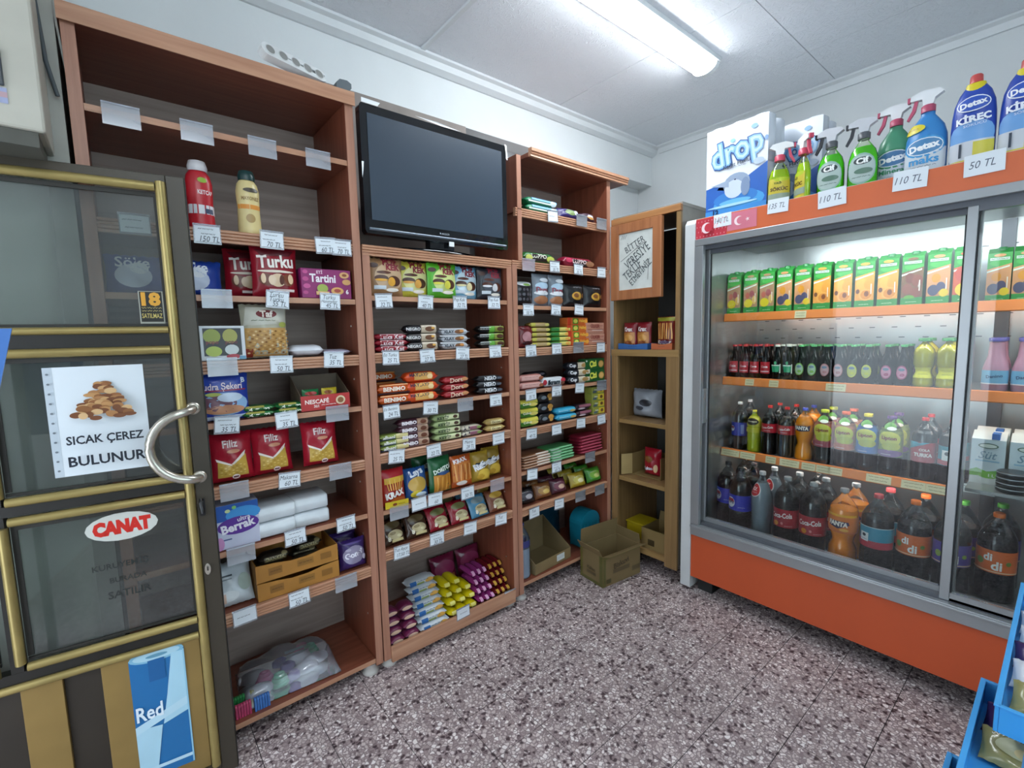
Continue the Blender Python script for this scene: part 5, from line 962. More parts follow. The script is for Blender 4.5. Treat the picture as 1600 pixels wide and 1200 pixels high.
# bottom right shelf
bottle('water', 'water_bottle', 'pet', .042, .30, '#b9c4d0', .55, '#3a4a86', ('_', ) and (.58, .70, '#3b3f7c'), 'clear water bottle with violet label', '#eef3f8'); put('water', (1.566, 1.84, Z3['Z']+.0005), 0, 0, W3['Z'])
display('crate', 'open_cardboard_display', .30, .06, .20, .22, '#7d6c4c', '#85724f', [('r', .2, .55, .22, .6, '#cfd6d6'), ('s', .2, .55, .16, .2, '#6a7678', 2)], 'empty slanted brown cardboard display'); shelf_put('crate', 1.777-.02, Z3['Z'], W3['Z'], dy=.01, rz=4)
b = MB(); b.prism([(-.075, 0), (.075, 0)] + [(.082*math.cos(a), .15 + .075*math.sin(a)) for a in [PI*k/12 for k in range(13)]], -.05, .05, mat('teal_plastic', '#15748a', .3), axis=1, smooth=False); o = b.obj('plastic_canister', bevel=.012)
for i in range(5): b = MB(); b.box(-.06+.03*i, -.055+.03*i, -.0515, -.0502, .02, .15, mat('teal_rib', '#1c8aa2', .3)); b.obj('rib', o)
o.location = (2.112, 1.88, Z3['Z']+.0006); rec(o, 'teal plastic canister with rounded top', W3['Z'], 'canister', 2.1, .1)
P_('navy', 'plastic_sack', .27, .28, .07, '#12384a', [], 'large dark navy plastic sack', 'sack'); shelf_put('navy', 1.974, Z3['Z'], W3['Z'], dy=.262, tilt=-1)
# cardboard box on the floor
def openbox(key, name, w, h, d, c, fl_, specs, desc, tape=None, lspec=None, th=.004):
    r = empty(name); m = mat(name+'_board', c, .65, var=.07, vs=6); b = MB()
    b.box(-w/2, w/2, -d/2, d/2, 0, th, m); b.obj('base_panel', r)
    for nm, q in (('side_panel', (-w/2, -w/2+th, -d/2, d/2)), ('side_panel', (w/2-th, w/2, -d/2, d/2)), ('side_panel', (-w/2+th+.0003, w/2-th-.0003, -d/2, -d/2+th)), ('side_panel', (-w/2+th+.0003, w/2-th-.0003, d/2-th, d/2))):
        b = MB(); b.box(*q, th+.0003, h, m); b.obj(nm, r)
    for (sx, sy, ang, L_) in fl_:   # flaps hinge on an edge
        b = MB(); ca, sa = math.cos(R(ang)), math.sin(R(ang))
        if sx: b.prism([(sx*w/2, h+.0005), (sx*(w/2+L_*ca), h+.0005+L_*sa), (sx*(w/2+L_*ca)+.003*sa, h+.0005+L_*sa+.003*abs(ca)), (sx*w/2+.003*sa, h+.0005+.003*abs(ca))], -d/2+.003, d/2-.003, m, axis=1)
        else: b.prism([(sy*d/2, h+.0005), (sy*(d/2+L_*ca), h+.0005+L_*sa), (sy*(d/2+L_*ca)+.003*sa, h+.0005+L_*sa+.003*abs(ca)), (sy*d/2+.003*sa, h+.0005+.003*abs(ca))], -w/2+.003, w/2-.003, m, axis=0)
        b.obj('flap', r)
    if specs: prints('printed_front', lambda x, z, off: (x, -d/2-off, z), w, h, specs, r, nu=1, nv=1)
    if lspec: prints('printed_side', lambda x, z, off: (-w/2-off, -x, z), d, h, lspec, r, nu=1, nv=1)
    reg(key, r, desc, 'cardboard box'); return r
fp = (1.934, 1.578); fl2 = (1.953, 1.758); fr2 = (2.258, 1.540)
openbox('floorbox', 'cardboard_box', .295, .175, .185, '#7b6946', ((1, 0, 97, .06), (-1, 0, 60, .05), (0, 1, 93, .10), (0, -1, 20, .05)), [('r', -.46, .5, .07, 1, '#5d5a2e'), ('r', 0, .95, 1, .1, '#66602f'), ('t', 'Biskuvi', -.02, .62, .40, '#4c3f28', .03, 1, 8), ('r', -.02, .42, .44, .14, '#5f5136'), ('r', .38, .28, .22, .16, '#5f5136'), ('r', -.36, .16, .12, .14, '#4f4a2a')], 'open brown cardboard box with green tape', None,
        [('r', .42, .5, .14, 1, '#5d5a2e'), ('r', 0, .05, 1, .1, '#5d5a2e'), ('r', -.44, .5, .10, 1, '#66602f'), ('t', 'Kakao', .0, .45, .36, '#4f412a', .03), ('r', 0, .30, .4, .10, '#5f5136')])
ang = math.degrees(math.atan2(fr2[1]-fp[1], fr2[0]-fp[0])); wv = Vector((fr2[0]-fp[0], fr2[1]-fp[1])).normalized()
n2v = Vector((-wv.y, wv.x)); ctr = Vector(fp) + wv*.138 + n2v*.096
put('floorbox', (ctr.x, ctr.y, .0006), ang, 0, 'on floor before the right unit')
# ---------------- corner cupboard
def cup(key, y, z, where, dx_=0, tilt=0, rz=0, desc=None): d = DEP.get(key, .06); return put(key, (XC+.02+dx_+d/2, y, z+.0008), -90+rz, tilt, where, 0, desc, order=-y)
crisp('cup_red', .094, .150, '#7c1a24', [('r', 0, .35, .8, .55, '#b5793a'), ('t', 'Krax', 0, .74, .6, '#e2dada', .05, 1.2), ('e', 0, .4, .6, .3, '#c9924a'), ('e', 0, .2, .5, .2, '#8a4a24')], 'red crisp bag with sticks picture')
crisp('cup_stick', .118, .175, '#6f2018', [('r', 0, .92, .9, .12, '#8a8a2c')] + [('r', -.32+.11*i, .55, .06, .5, ('#d9a45c', '#b87c3a')[i % 2], .03*(i % 3-1)) for i in range(7)] + [('t', 'Kraker', 0, .2, .7, '#e4e0da', .04), ('e', 0, .2, .5, .1, '#5a4a6a')], 'brown breadstick bag with olive top')
def lowtray(key, c, dsc, w): tray(key, 'low_display_tray', w, .034, .13, c, [('s', 0, .5, .3, .2, '#20304a', 2)], dsc)
lowtray('tray_b', '#2f5f9c', 'blue low cardboard tray', .20); lowtray('tray_o', '#b0603a', 'orange low cardboard tray', .130)
WC = 'on upper open cupboard shelf'
ZU = 1.3015
put('tray_b', (XC+.075, 1.645, ZU), -90, 0, WC, order=1); put('tray_o', (XC+.075, 1.455, ZU), -90, 0, WC, order=2)
put('cup_red', (XC+.060, 1.692, ZU+.0045), -90, 0, WC, order=1); put('cup_red', (XC+.060, 1.597, ZU+.0045), -90, 0, WC, order=2); put('cup_stick', (XC+.064, 1.455, ZU+.0045), -90, 0, WC, order=3)
P_('sack', 'plastic_carrier_bag', .20, .17, .12, '#8e949c', [('e', .1, .55, .4, .25, '#2c3038'), ('e', -.1, .35, .3, .15, '#3a3e48')], 'crumpled grey carrier bag', 'carrier bag', rough=.2, seed=4); put('sack', (XC+.16, 1.640, .8862), -90, 0, 'on middle open cupboard shelf', order=1)
bottle('blue_j', 'blue_bottle', 'milk', .035, .13, '#22468a', .9, '#d8dce0', None, 'blue plastic bottle with white cap', opaque=True, specs=[('e', 0, .5, .7, .3, '#d0dcec')]); put('blue_j', (XC+.11, 1.435, .8862), -90, 0, 'on middle open cupboard shelf', order=2)
r = empty('cardboard_box'); m = mat('cardboard_box_board', '#8a7448', .65, var=.07, vs=6)
for nm, q in (('base_panel', (-.10, .10, -.07, .07, 0, .003)), ('side_panel', (-.10, -.097, -.07, .07, .0033, .13)), ('side_panel', (.097, .10, -.07, .07, .0033, .13)), ('back_panel', (-.0967, .0967, .067, .07, .0033, .13))): b = MB(); b.box(*q, m); b.obj(nm, r)
b = MB(); b.prism([(-.10, -.0702), (-.097, -.0702), (-.128, -.135), (-.131, -.135)], .004, .130, mat('cardboard_flap', '#a08a5a', .65), axis=2); b.obj('flap', r)
r.location = (XC+.155, 1.60, .5342); r.rotation_euler = (0, 0, R(-90)); rec(r, 'open brown cardboard box with one raised flap', 'on lower open cupboard shelf', 'cardboard box', 1, .5)
P_('cup_bag', 'powder_bag', .115, .165, .07, '#a0182a', [('e', -.1, .62, .5, .24, '#7a4a20'), ('e', -.1, .62, .42, .2, '#8a5a2c'), ('t', 'Kakao', -.12, .28, .55, '#dfe6f2', .04, 1.1, 6), ('e', -.12, .28, .0, .0, '#ffffff'), ('e', .3, .3, .2, .3, '#d8b88a')], 'red powder bag standing in the box', 'bag'); put('cup_bag', (XC+.145, 1.590, .5380), -90, 0, 'on lower open cupboard shelf', order=2); put('cup_bag', (XC+.12, 1.428, .5345), -90, 0, 'on lower open cupboard shelf', order=3, desc='red powder bag beside the box')
b = MB(); b.box(-.07, .07, -.068, .068, 0, .09, mat('yellow_plastic', '#b09a14', .4)); b.box(-.075, .075, -.073, .073, .0902, .10, mat('yellow_plastic', '#b09a14', .4)); o = b.obj('yellow_container', bevel=.006); o.location = (XC+.16, 1.674, .1295); rec(o, 'yellow plastic container', 'on lowest cupboard shelf', 'container', 1, .1)
openbox('cupbox', 'cardboard_box', .22, .12, .18, '#7f6a40', ((0, 1, 75, .05),), [('r', -.2, .35, .2, .3, '#40341f'), ('p', [(.2, .2), (.36, .2), (.28, .45)], '#33291a')], 'brown cardboard box with black marks'); put('cupbox', (XC+.112, 1.475, .1290), -90, 0, 'on lowest cupboard shelf', order=2)
# ================================================================== COOLER CONTENTS (everything faces -x)
def cool(key, x, y, z, where, rz=0, desc=None): return put(key, (x, y, z+.0006), -90+rz, 0, where, 0, desc, order=-y)
def juice(key, prs, dsc):
    w, h, d = .070, .222, .062; r = empty('juice_carton'); b = MB(); cm = mat('juice_card_green', '#2f8a3c', .35, var=.04)
    b.prism([(-d/2, 0), (d/2, 0), (d/2, h-.012), (0, h), (-d/2, h-.022)], -w/2, w/2, cm, axis=0); b.obj('carton_body', r, .0015)
    b = MB(); b.lathe([(.014, 0), (.014, .012), (.012, .014)], mat('cap_plastic', '#1f7a3a', .35), 14, (.004, -.008, h-.012)); b.obj('cap', r)
    prints('printed_front', lambda x, z, off: (x, -d/2-off, z), w, h-.022, [('r', 0, .5, 1, 1, '#3b9a44'), ('e', .05, .80, .9, .14, '#4db050'), ('p', [(-.5, .68), (.5, .78), (.5, .16), (-.5, .16)], prs[0]), ('p', [(-.5, .645), (.42, .745), (.42, .715), (-.5, .61)], '#dde8dc')] + prs[1] + [('r', 0, .88, .8, .055, '#c9dccc'), ('e', 0, .95, .5, .06, prs[0]), ('r', 0, .07, 1, .14, '#2f8f3c'), ('s', 0, .07, .5, .02, '#c9e0c0', 3), ('s', 0, .88, .7, .02, '#2c6a3a', 5), ('r', .36, .40, .05, .22, '#efe8da')], r, nu=1, nv=1)
    reg(key, r, dsc, 'juice carton')
juice('j_mix', ('#b08a6a', [('e', -.22, .46, .3, .16, '#c06a5a'), ('e', .1, .50, .35, .18, '#a25a5c'), ('e', -.15, .26, .62, .22, '#dcc92a'), ('e', .28, .34, .3, .22, '#e0b86a')]), 'green carton with lemon picture')
juice('j_grape', ('#d79a6a', [('e', -.1, .52, .4, .18, '#e0962c'), ('e', -.2, .28, .5, .22, '#4c4a66'), ('e', .12, .34, .4, .2, '#55506e'), ('e', .26, .22, .4, .16, '#e6c62c')]), 'green carton with dark grape picture')
juice('j_apricot', ('#eda243', [('e', -.12, .52, .6, .26, '#f0b04a'), ('e', .22, .50, .5, .24, '#eda03c'), ('e', .08, .28, .76, .26, '#f2ae52'), ('e', .10, .28, .58, .2, '#e08e30'), ('e', .12, .30, .24, .12, '#8a4a24'), ('e', -.34, .36, .2, .1, '#7a4526')]), 'green carton with halved apricot picture')
juice('j_cherry', ('#7f5a3a', [('e', -.1, .56, .46, .22, '#7c4030'), ('e', .24, .50, .5, .26, '#8a4a38'), ('e', -.2, .34, .5, .22, '#8f5340'), ('e', .18, .26, .5, .2, '#8c4c3a'), ('e', -.1, .16, .5, .1, '#6aa838'), ('t', 'Vişne', .34, .42, .3, '#eee6dc', .03, 1, 90)]), 'green carton with brown cherry picture')
juice('j_peach', ('#d2603a', [('e', -.1, .56, .7, .3, '#c4503c'), ('e', .2, .44, .5, .3, '#d9794a'), ('e', -.05, .26, .7, .26, '#ecc62a')]), 'green carton with red peach picture')
ZJ = 1.484; bnd = [1.244, 1.154, 1.069, 0.992, 0.906, 0.828, 0.743, 0.661, 0.579, 0.497, 0.417, 0.333]
seq = ['j_mix', 'j_mix', 'j_mix', 'j_grape', 'j_grape', 'j_apricot', 'j_apricot', 'j_apricot', 'j_apricot', 'j_cherry', 'j_grape', 'j_peach']
cs_ = [(bnd[i]+bnd[i+1])/2 for i in range(11)]; cs_ += [cs_[-1]-.079]
WJ = 'on top cooler shelf'
for k, y in zip(seq, cs_): cool(k, 2.555+.034, y, ZJ, WJ + ', front row')
for k, y in zip(seq[:-1], cs_[:-1]): cool(k, 2.555+.11, y, ZJ, WJ + ', second row')
for i, px in enumerate((.222, .148)): cool('j_grape', 2.80, px, ZJ, 'far back on top cooler shelf'); 
cool('j_cherry', 2.80, .074, ZJ, 'far back on top cooler shelf')
# second shelf : small glass bottles
def small(key, liq, cap, lab, lc, dsc, glass='#3a4a3a', sp=None):
    bottle(key, 'mineral_water_bottle', 'glass', .0265, .178, liq, .74, cap, None, dsc, clearc=glass, caph=.055, capr=.46, n=16,
        specs=sp or [('e', 0, .33, .72, .34, lc), ('e', 0, .33, .60, .28, lab), ('e', 0, .40, .4, .07, '#6a86a0'), ('e', .05, .27, .3, .08, lc)])
small('g_red', '#160d0c', '#a2242c', '#b0202c', '#b0202c', 'small dark bottle with red label', '#7a6a60', [('r', 0, .33, .98, .34, '#b3202e'), ('t', 'Coca', 0, .36, .6, '#ecd8da', .04), ('r', 0, .22, .8, .03, '#e0c4c8')])
small('g_green', '#12281a', '#c5d2cc', '#1f8a5a', '#1f8a5a', 'small dark green bottle with mint printed cup', '#4a7a5a', [('p', [(-.4, .40), (.4, .40), (.26, .22), (-.26, .22)], '#2aa070'), ('r', .0, .41, .8, .03, '#cfe4d8'), ('r', .38, .32, .1, .26, '#c9d8cc'), ('e', .0, .48, .2, .10, '#4fae7c')])
small('g_apple', '#1a3020', '#4fa868', '#a8c4b0', '#7ab04a', 'small green bottle with pale green oval label', '#5f8a68')
small('g_pink', '#1c2a22', '#4fa868', '#c0a0a4', '#b07a80', 'small green bottle with dusty pink oval label', '#5f8a68')
small('g_lemon', '#1c2c20', '#4fa868', '#b9c46a', '#c4cc3c', 'small green bottle with yellow oval label', '#5f8a68')
small('g_cherry', '#2a1620', '#3f9a5a', '#c88aa8', '#a84a78', 'small dark bottle with bright pink oval label', '#6a5a5e')
bottle('lemonade', 'lemonade_bottle', 'fanta', .036, .205, '#e0d826', .93, '#3f9a5a', None, 'yellow lemonade bottle with green cap', '#f4f4d8', capr=.62, caph=.06, specs=[('r', 0, .30, 1.0, .22, '#d6d430'), ('s', 0, .34, .6, .04, '#6a7a2a', 2), ('s', .05, .27, .5, .03, '#6a7a2a', 4)])
bottle('milkshake', 'milkshake_bottle', 'milk', .038, .205, '#b98fa4', .9, '#5a5aa8', None, 'pale pink milkshake bottle with blue label', opaque=True, capr=.66, caph=.07, specs=[('r', 0, .26, 1.2, .26, '#7ab4d8'), ('t', 'Danino', 0, .28, .6, '#2a3a6a', .02, 1, 8), ('r', 0, .14, 1.2, .02, '#e6dfe4')])
ZG = 1.140; WG = 'on second cooler shelf'
fr = [('g_red', 1147), ('g_red', 1163), ('g_red', 1179), ('g_red', 1194), ('g_green', 1209), ('g_green', 1226), ('g_apple', 1247), ('g_apple', 1266), ('g_pink', 1286), ('g_pink', 1307), ('g_lemon', 1328), ('g_lemon', 1351), ('g_cherry', 1385), ('g_cherry', 1406)]
fyv = [1.202, 1.146, 1.092, 1.044, 0.996, 0.944, 0.882, 0.829, 0.774, 0.718, 0.665, 0.609, 0.530, 0.484]
yl = None; ys_ = []
for (k, _), y in zip(fr, fyv):
    if ys_ and ys_[-1]-y < .0545: y = ys_[-1]-.0545
    ys_.append(y)
for (k, _), y in zip(fr, ys_): cool(k, 2.595, y, ZG, WG + ', front row')
for (k, _), y in zip(fr, ys_):
    cool(k, 2.665, y+.004, ZG, WG + ', second row'); cool(k, 2.735, y, ZG, WG + ', third row')
for y in (ys_[-1]-.066, ys_[-1]-.140):
    cool('lemonade', 2.605, y, ZG, WG + ', front row'); cool('lemonade', 2.70, y, ZG, WG + ', second row')
for y in (.196, .116, .036):
    cool('milkshake', 2.605, y, ZG, WG + ', front row'); cool('milkshake', 2.70, y, ZG, WG + ', second row')
# third shelf : half and one litre bottles
ZH = .742; WH = 'on third cooler shelf'
LCOLA = '#120a08'
def cola_specs(t, c='#efe2e0'): return [('t', t, .0, .565, .72, c, .03, 1.2, 6), ('s', 0, .50, .4, .015, c, 3)]
bottle('pepsi_m', 'cola_bottle', 'pet', .041, .262, LCOLA, .78, '#d8dee4', (.30, .58, '#2236a0'), 'dark cola bottle with blue label and white cap', specs=[('e', -.3, .45, .36, .12, '#e4e6ee'), ('p', [(-.46, .46), (-.14, .46), (-.18, .49), (-.42, .49)], '#b02a3a'), ('t', 'PEPSI', -.30, .45, .26, '#16205c', .03), ('r', .35, .44, .2, .2, '#7a88c0')])
bottle('schw', 'lemon_soda_bottle', 'tea', .035, .225, '#c0ca3c', .93, '#c9c43a', (.62, .86, '#b9b93c'), 'yellow green soda bottle with black and yellow label', specs=[('e', 0, .74, 1.0, .16, '#16181a'), ('t', 'Schweppes', 0, .74, .7, '#e6e6c8', .01), ('r', 0, .58, 1.1, .02, '#d8cf3a'), ('r', .0, .52, 1.1, .08, '#c2c03a')], clearc='#fbfbe8')
bottle('coke_m', 'cola_bottle', 'cola', .039, .258, LCOLA, .80, '#c02a2c', (.46, .64, '#b01c2c'), 'dark cola bottle with red label and red cap', specs=cola_specs('Coca-Cola'))
bottle('fanta_m', 'orange_soda_bottle', 'fanta', .041, .262, '#ffb01c', .84, '#3a4cb0', (.56, .70, '#d2841c'), 'orange soda bottle with blue cap', specs=[('p', [(-.5, .66), (.45, .68), (.42, .58), (-.1, .56), (-.5, .59)], '#1c2048'), ('t', 'FANTA', -.03, .625, .76, '#f0ece4', .06, 1.2)], clearc='#fdf6ea')
def tea(key, cap, c1, c2, dsc):
    bottle(key, 'ice_tea_bottle', 'tea', .042, .262, '#1e1a18', .76, cap, (.32, .80, c1), dsc, capr=.42, specs=[('e', 0, .84, .8, .12, '#5aa63a'), ('e', .1, .80, .5, .06, '#e8ece4'), ('e', 0, .62, 1.0, .26, '#c9cc48'), ('e', .1, .50, .8, .14, '#b9c040'), ('t', 'Lipton', 0, .63, .62, '#8c2a28', .04), ('e', 0, .38, 1.3, .12, c2), ('s', -.1, .36, .4, .02, '#e6e6ea', 2)])
tea('tea_red', '#b5c83a', '#b26a5a', '#a24858', 'ice tea bottle with red label and lime cap'); tea('tea_peach', '#d0613a', '#c98a64', '#c86a48', 'ice tea bottle with peach label and orange cap'); tea('tea_blue', '#d6c930', '#3a78c0', '#3a70b8', 'ice tea bottle with blue label and yellow cap'); tea('tea_purple', '#5c3a80', '#8a9a4a', '#7a4a92', 'ice tea bottle with purple label and purple cap')
bottle('turka_m', 'cola_bottle', 'pet', .042, .268, LCOLA, .76, '#b82a30', (.30, .62, '#a82434'), 'dark cola bottle with red and turquoise label', specs=[('p', [(-.7, .62), (.3, .62), (-.7, .48)], '#3a9ab4'), ('t', 'COLA', .1, .50, .42, '#f0e2e2', .05, 1.1), ('t', 'TURKA', .05, .42, .72, '#f0e2e2', .06, 1.1)])
bottle('turka_n', 'cola_bottle', 'pet', .042, .268, LCOLA, .76, '#b82a30', (.30, .60, '#2f9ab0'), 'dark cola bottle with turquoise label and small stamp', specs=[('r', 0, .35, 1.3, .08, '#b83a48'), ('r', -.1, .46, .42, .16, '#e0e8ea'), ('e', -.1, .49, .2, .06, '#1c2a38')])
rows3 = [('pepsi_m', 1.166, .041), ('schw', 1.086, .035), ('coke_m', 1.009, .039), ('coke_m', .928, .039), ('fanta_m', .846, .041), ('tea_red', .760, .042), ('tea_peach', .674, .042), ('tea_blue', .588, .042), ('tea_purple', .502, .042), ('turka_m', .390, .042), ('turka_n', .302, .042)]
for k, y, r_ in rows3:
    cool(k, 2.5565+r_, y, ZH, WH + ', front row')
    if k not in ('schw', 'tea_blue'): cool(k, 2.72, y, ZH, WH + ', second row')
# milk boxes and black lids behind the right door
def milk():
    w, h, d = .095, .195, .095; r = empty('milk_carton'); b = MB(); m = mat('milk_card', '#d3dad8', .4, var=.03)
    b.prism([(-d/2, 0), (d/2, 0), (d/2, h-.01), (d*.1, h+.012), (-d/2, h-.014)], -w/2, w/2, m, axis=0); b.obj('carton_body', r, .001)
    b = MB(); b.box(.008, .030, -d/2-.002, .01, h-.012, h+.010, mat('blue_flap', '#3a72c0', .4)); b.obj('blue_tab', r)
    prints('printed_front', lambda x, z, off: (x, -d/2-off, z), w, h-.014, [('r', 0, .5, 1, 1, '#c3d4dc'), ('r', 0, .12, 1, .24, '#d6dcda'), ('p', [(-.5, .30), (-.3, .36), (0, .30), (.3, .34), (.5, .32), (.5, .22), (-.5, .18)], '#6aae3c'), ('e', .05, .22, .6, .14, '#7cbc44'), ('t', '1 L', .15, .22, .18, '#f0f4ec', .03), ('e', 0, .86, .6, .12, '#4a6a5a'), ('e', 0, .86, .5, .08, '#d0dcd4'), ('t', 'Süt', 0, .66, .55, '#6a8aa0', .01, 1.1, 0, .3), ('r', 0, .53, .7, .03, '#8ab4d0')], r, nu=1, nv=1)
    reg('milk', r, 'white milk carton with green hills', 'milk carton')
milk(); WM = 'on third shelf behind right door'
cool('milk', 2.545+.065, .195, .770, WM + ', front'); cool('milk', 2.61, .090, .770, WM + ', front'); cool('milk', 2.72, .195, .770, WM + ', back'); cool('milk', 2.72, .090, .770, WM + ', back')
b = MB(); b.lathe([(.042, 0), (.046, .003), (.046, .015), (.043, .018), (.040, .0182)], mat('black_tub', '#202226', .3), 22); b.lathe([(.0465, .0125), (.0475, .014), (.0465, .0155)], mat('silver_rim', '#b5bcc4', .3, .6), 22, cap=False); o = b.obj('yoghurt_tub'); reg('tub', o, 'black round tub with silver rim', 'tub')
for i in range(4): cool('tub', 2.555-.045+.045, .128-.0, .770+.0192*i + 0, 'stacked beside the milk carton') if False else put('tub', (2.497, .118, .7775+.0192*i), 0, 0, 'stacked beside the milk carton', order=1)
b = MB(); b.box(2.44, 2.552, .06, .24, .765, .7765, mat('wire_shelf_grey', '#8b8f90', .35, .6)); b.obj('shelf_extension', F)
# deck : large bottles
ZD = .334; WD_ = 'on cooler floor'
bottle('pepsi_l', 'large_cola_bottle', 'pet', .055, .345, LCOLA, .80, '#24262c', (.36, .60, '#2a34b4'), 'large dark cola bottle with bright blue label', specs=[('e', -.30, .48, .44, .16, '#e2e4ee'), ('p', [(-.50, .49), (-.1, .49), (-.16, .54), (-.44, .54)], '#b02a3a'), ('t', 'PEPSI', -.30, .48, .34, '#1a2260', .04), ('s', .2, .42, .3, .02, '#c9cfe8', 2)])
bottle('kz', 'frosted_bottle', 'kz', .050, .350, '#9fa8ae', .84, '#b9bdc2', None, 'frosted clear bottle with red round emblem', '#e4e9ee', specs=[('e', -.25, .735, .75, .20, '#e3dfe2'), ('e', -.25, .735, .66, .175, '#c4242c'), ('t', 'KZ', -.25, .75, .32, '#f2eaea', .06), ('s', -.25, .70, .4, .02, '#f2eaea', 2)])
bottle('coke_l', 'large_cola_bottle', 'pet', .056, .345, LCOLA, .74, '#8f9499', (.30, .56, '#a82230'), 'large dark cola bottle with red label', specs=[('t', 'Coca-Cola', .0, .47, .86, '#f0e4e2', .03, 1.5, 5, .15), ('e', -.2, .35, .22, .07, '#e0902c'), ('e', .05, .36, .1, .04, '#e08a8a'), ('s', .3, .33, .3, .02, '#e8c4c4', 3)])
bottle('fanta_l', 'large_orange_soda_bottle', 'fanta', .056, .345, '#ffa41c', .74, '#8f9499', (.44, .66, '#dd7a30'), 'large orange soda bottle with orange label', specs=[('r', 0, .675, 1.3, .03, '#f0b020'), ('p', [(-.36, .60), (.34, .60), (.38, .56), (.0, .50), (-.34, .53)], '#2a2050'), ('t', 'FANTA', .0, .565, .66, '#f0e6dc', .06, 1.2, -3), ('e', .2, .49, .3, .04, '#ecb050')], clearc='#fdf6ea')
bottle('turka_l', 'large_cola_bottle', 'pet', .058, .345, LCOLA, .70, '#c05058', (.34, .60, '#2f8fae'), 'large dark cola bottle with turquoise and red label', specs=[('r', 0, .385, 1.5, .09, '#b52c40'), ('r', -.25, .47, .30, .11, '#dfe6ea'), ('e', -.25, .49, .14, .04, '#1c2a38'), ('s', -.25, .44, .2, .015, '#3a4a5a', 2), ('r', 0, .605, 1.5, .008, '#c9dce4')])
def didi(key, cap, c, dsc, leaf): bottle(key, 'large_soda_bottle', 'pet', .057, .340, '#141118', .70, cap, (.34, .60, c), dsc, specs=[('t', 'di', -.14, .52, .22, '#f0f0ea', .03, 1.1), ('t', 'di', .08, .43, .26, '#f0f0ea', .03, 1.1), ('e', -.34, .46, .2, .08, leaf), ('e', .36, .47, .14, .05, leaf), ('r', 0, .36, 1.3, .012, '#e6c4a0')])
didi('didi_o', '#d8702c', '#d6682a', 'large dark soda bottle with orange label', '#6a8a3a'); didi('didi_p', '#4fb43c', '#55489a', 'large dark soda bottle with violet label', '#8aa84a')
D_ = WD_ + ', front row'; DB = WD_ + ', second row'
for k, x, y, wh in (('pepsi_l', 2.514, 1.184, D_), ('pepsi_l', 2.45, 1.086, D_), ('pepsi_l', 2.60, 1.082, DB), ('kz', 2.442, .976, D_), ('kz', 2.56, .965, DB), ('coke_l', 2.45, .862, D_), ('coke_l', 2.57, .850, DB), ('coke_l', 2.443, .746, D_), ('coke_l', 2.56, .732, DB), ('fanta_l', 2.445, .625, D_), ('fanta_l', 2.565, .612, DB),
    ('turka_l', 2.462, .505, D_), ('turka_l', 2.590, .490, DB), ('didi_o', 2.495, .387, D_), ('didi_o', 2.615, .374, DB), ('didi_p', 2.50, .270, D_), ('didi_p', 2.63, .254, DB), ('didi_o', 2.545, .148, D_), ('didi_p', 2.692, .148, DB), ('pepsi_l', 2.72, 1.18, WD_ + ', third row'), ('coke_l', 2.69, .80, WD_ + ', third row')):
    cool(k, x, y, ZD, wh, rz=random.uniform(-6, 6))
# ================================================================== ON TOP OF THE COOLER
ZT = 1.9552; WT = 'on top of the cooler'
def rollpack():
    w, h, d = .30, .42, .20; r = empty('paper_roll_pack'); m = mat('white_shrink_film', '#dfe5ee', .25, var=.03, bump=.12, bs=20); b = MB()
    for i in range(3):
        for j in range(2):
            for k in range(2): b.lathe([(.040, 0), (.0495, .008), (.0495, h/2-.008), (.040, h/2)], m, 16, (-w/2+.05+.1*i, -d/2+.05+.1*j, h/2*k))
    b.box(-w/2+.008, w/2-.008, -d/2+.0002, -d/2+.006, .004, h-.012, m)
    b.obj('wrapped_rolls', r)
    sp = [('r', 0, .5, .96, .96, '#dfe6f0'), ('p', [(-.48, .33), (-.2, .36), (-.3, .30), (.1, .22), (.2, .38), (.48, .48), (.48, .02), (-.48, .02)], '#2f62b4'), ('e', .05, .12, .8, .22, '#4a9ad4'), ('e', .0, .17, .7, .18, '#3a7cc4'), ('e', .02, .32, .42, .24, '#8fa0b8'), ('e', -.02, .27, .30, .20, '#c4d0e0'), ('e', .16, .27, .14, .2, '#7a8eac'), ('p', [(-.40, .35), (-.10, .38), (-.10, .30)], '#97a8c0'), ('e', .0, .37, .03, .015, '#2a3450'), ('e', .0, .13, .5, .06, '#6ab4e0'), ('e', -.05, .10, .8, .03, '#a4d0ea'), ('r', 0, .035, .96, .07, '#3f86c8'),
          ('e', -.05, .80, .08, .04, '#8ac4d8'), ('e', .28, .88, .1, .05, '#7aa4c8'), ('e', .46, .72, .06, .05, '#7a9ccc'),
          ('t', 'drop', .02, .655, .84, '#27508f', .09, 1.25, 9), ('t', 'drop', .02, .655, .82, '#7fb0e0', .05, 1.25, 9), ('t', 'drop', .02, .655, .79, '#b5d2ee', .0, 1.25, 9), ('t', 'Kağıt Havlu', .02, .535, .42, '#3a4458', .01, 1, 4), ('s', .02, .505, .3, .008, '#6a7488', 3), ('t', '12', -.30, .045, .09, '#1c2c50', .04), ('e', .36, .50, .16, .07, '#b4c4d8')]
    prints('printed_front', lambda x, z, off: (x, -d/2-.0008-off, z), w, h, sp, r, nu=2, nv=2)
    reg('rollpack', r, 'tall white and blue pack of paper towel rolls', 'paper towel pack')
rollpack(); Y_D = (1.240+0.938)/2
put('rollpack', (2.31+.10, Y_D-.0, ZT), -90, 0, WT + ', in front', order=1); put('rollpack', (2.645, Y_D-.14, ZT), -90, 0, WT + ', farther back', order=2)
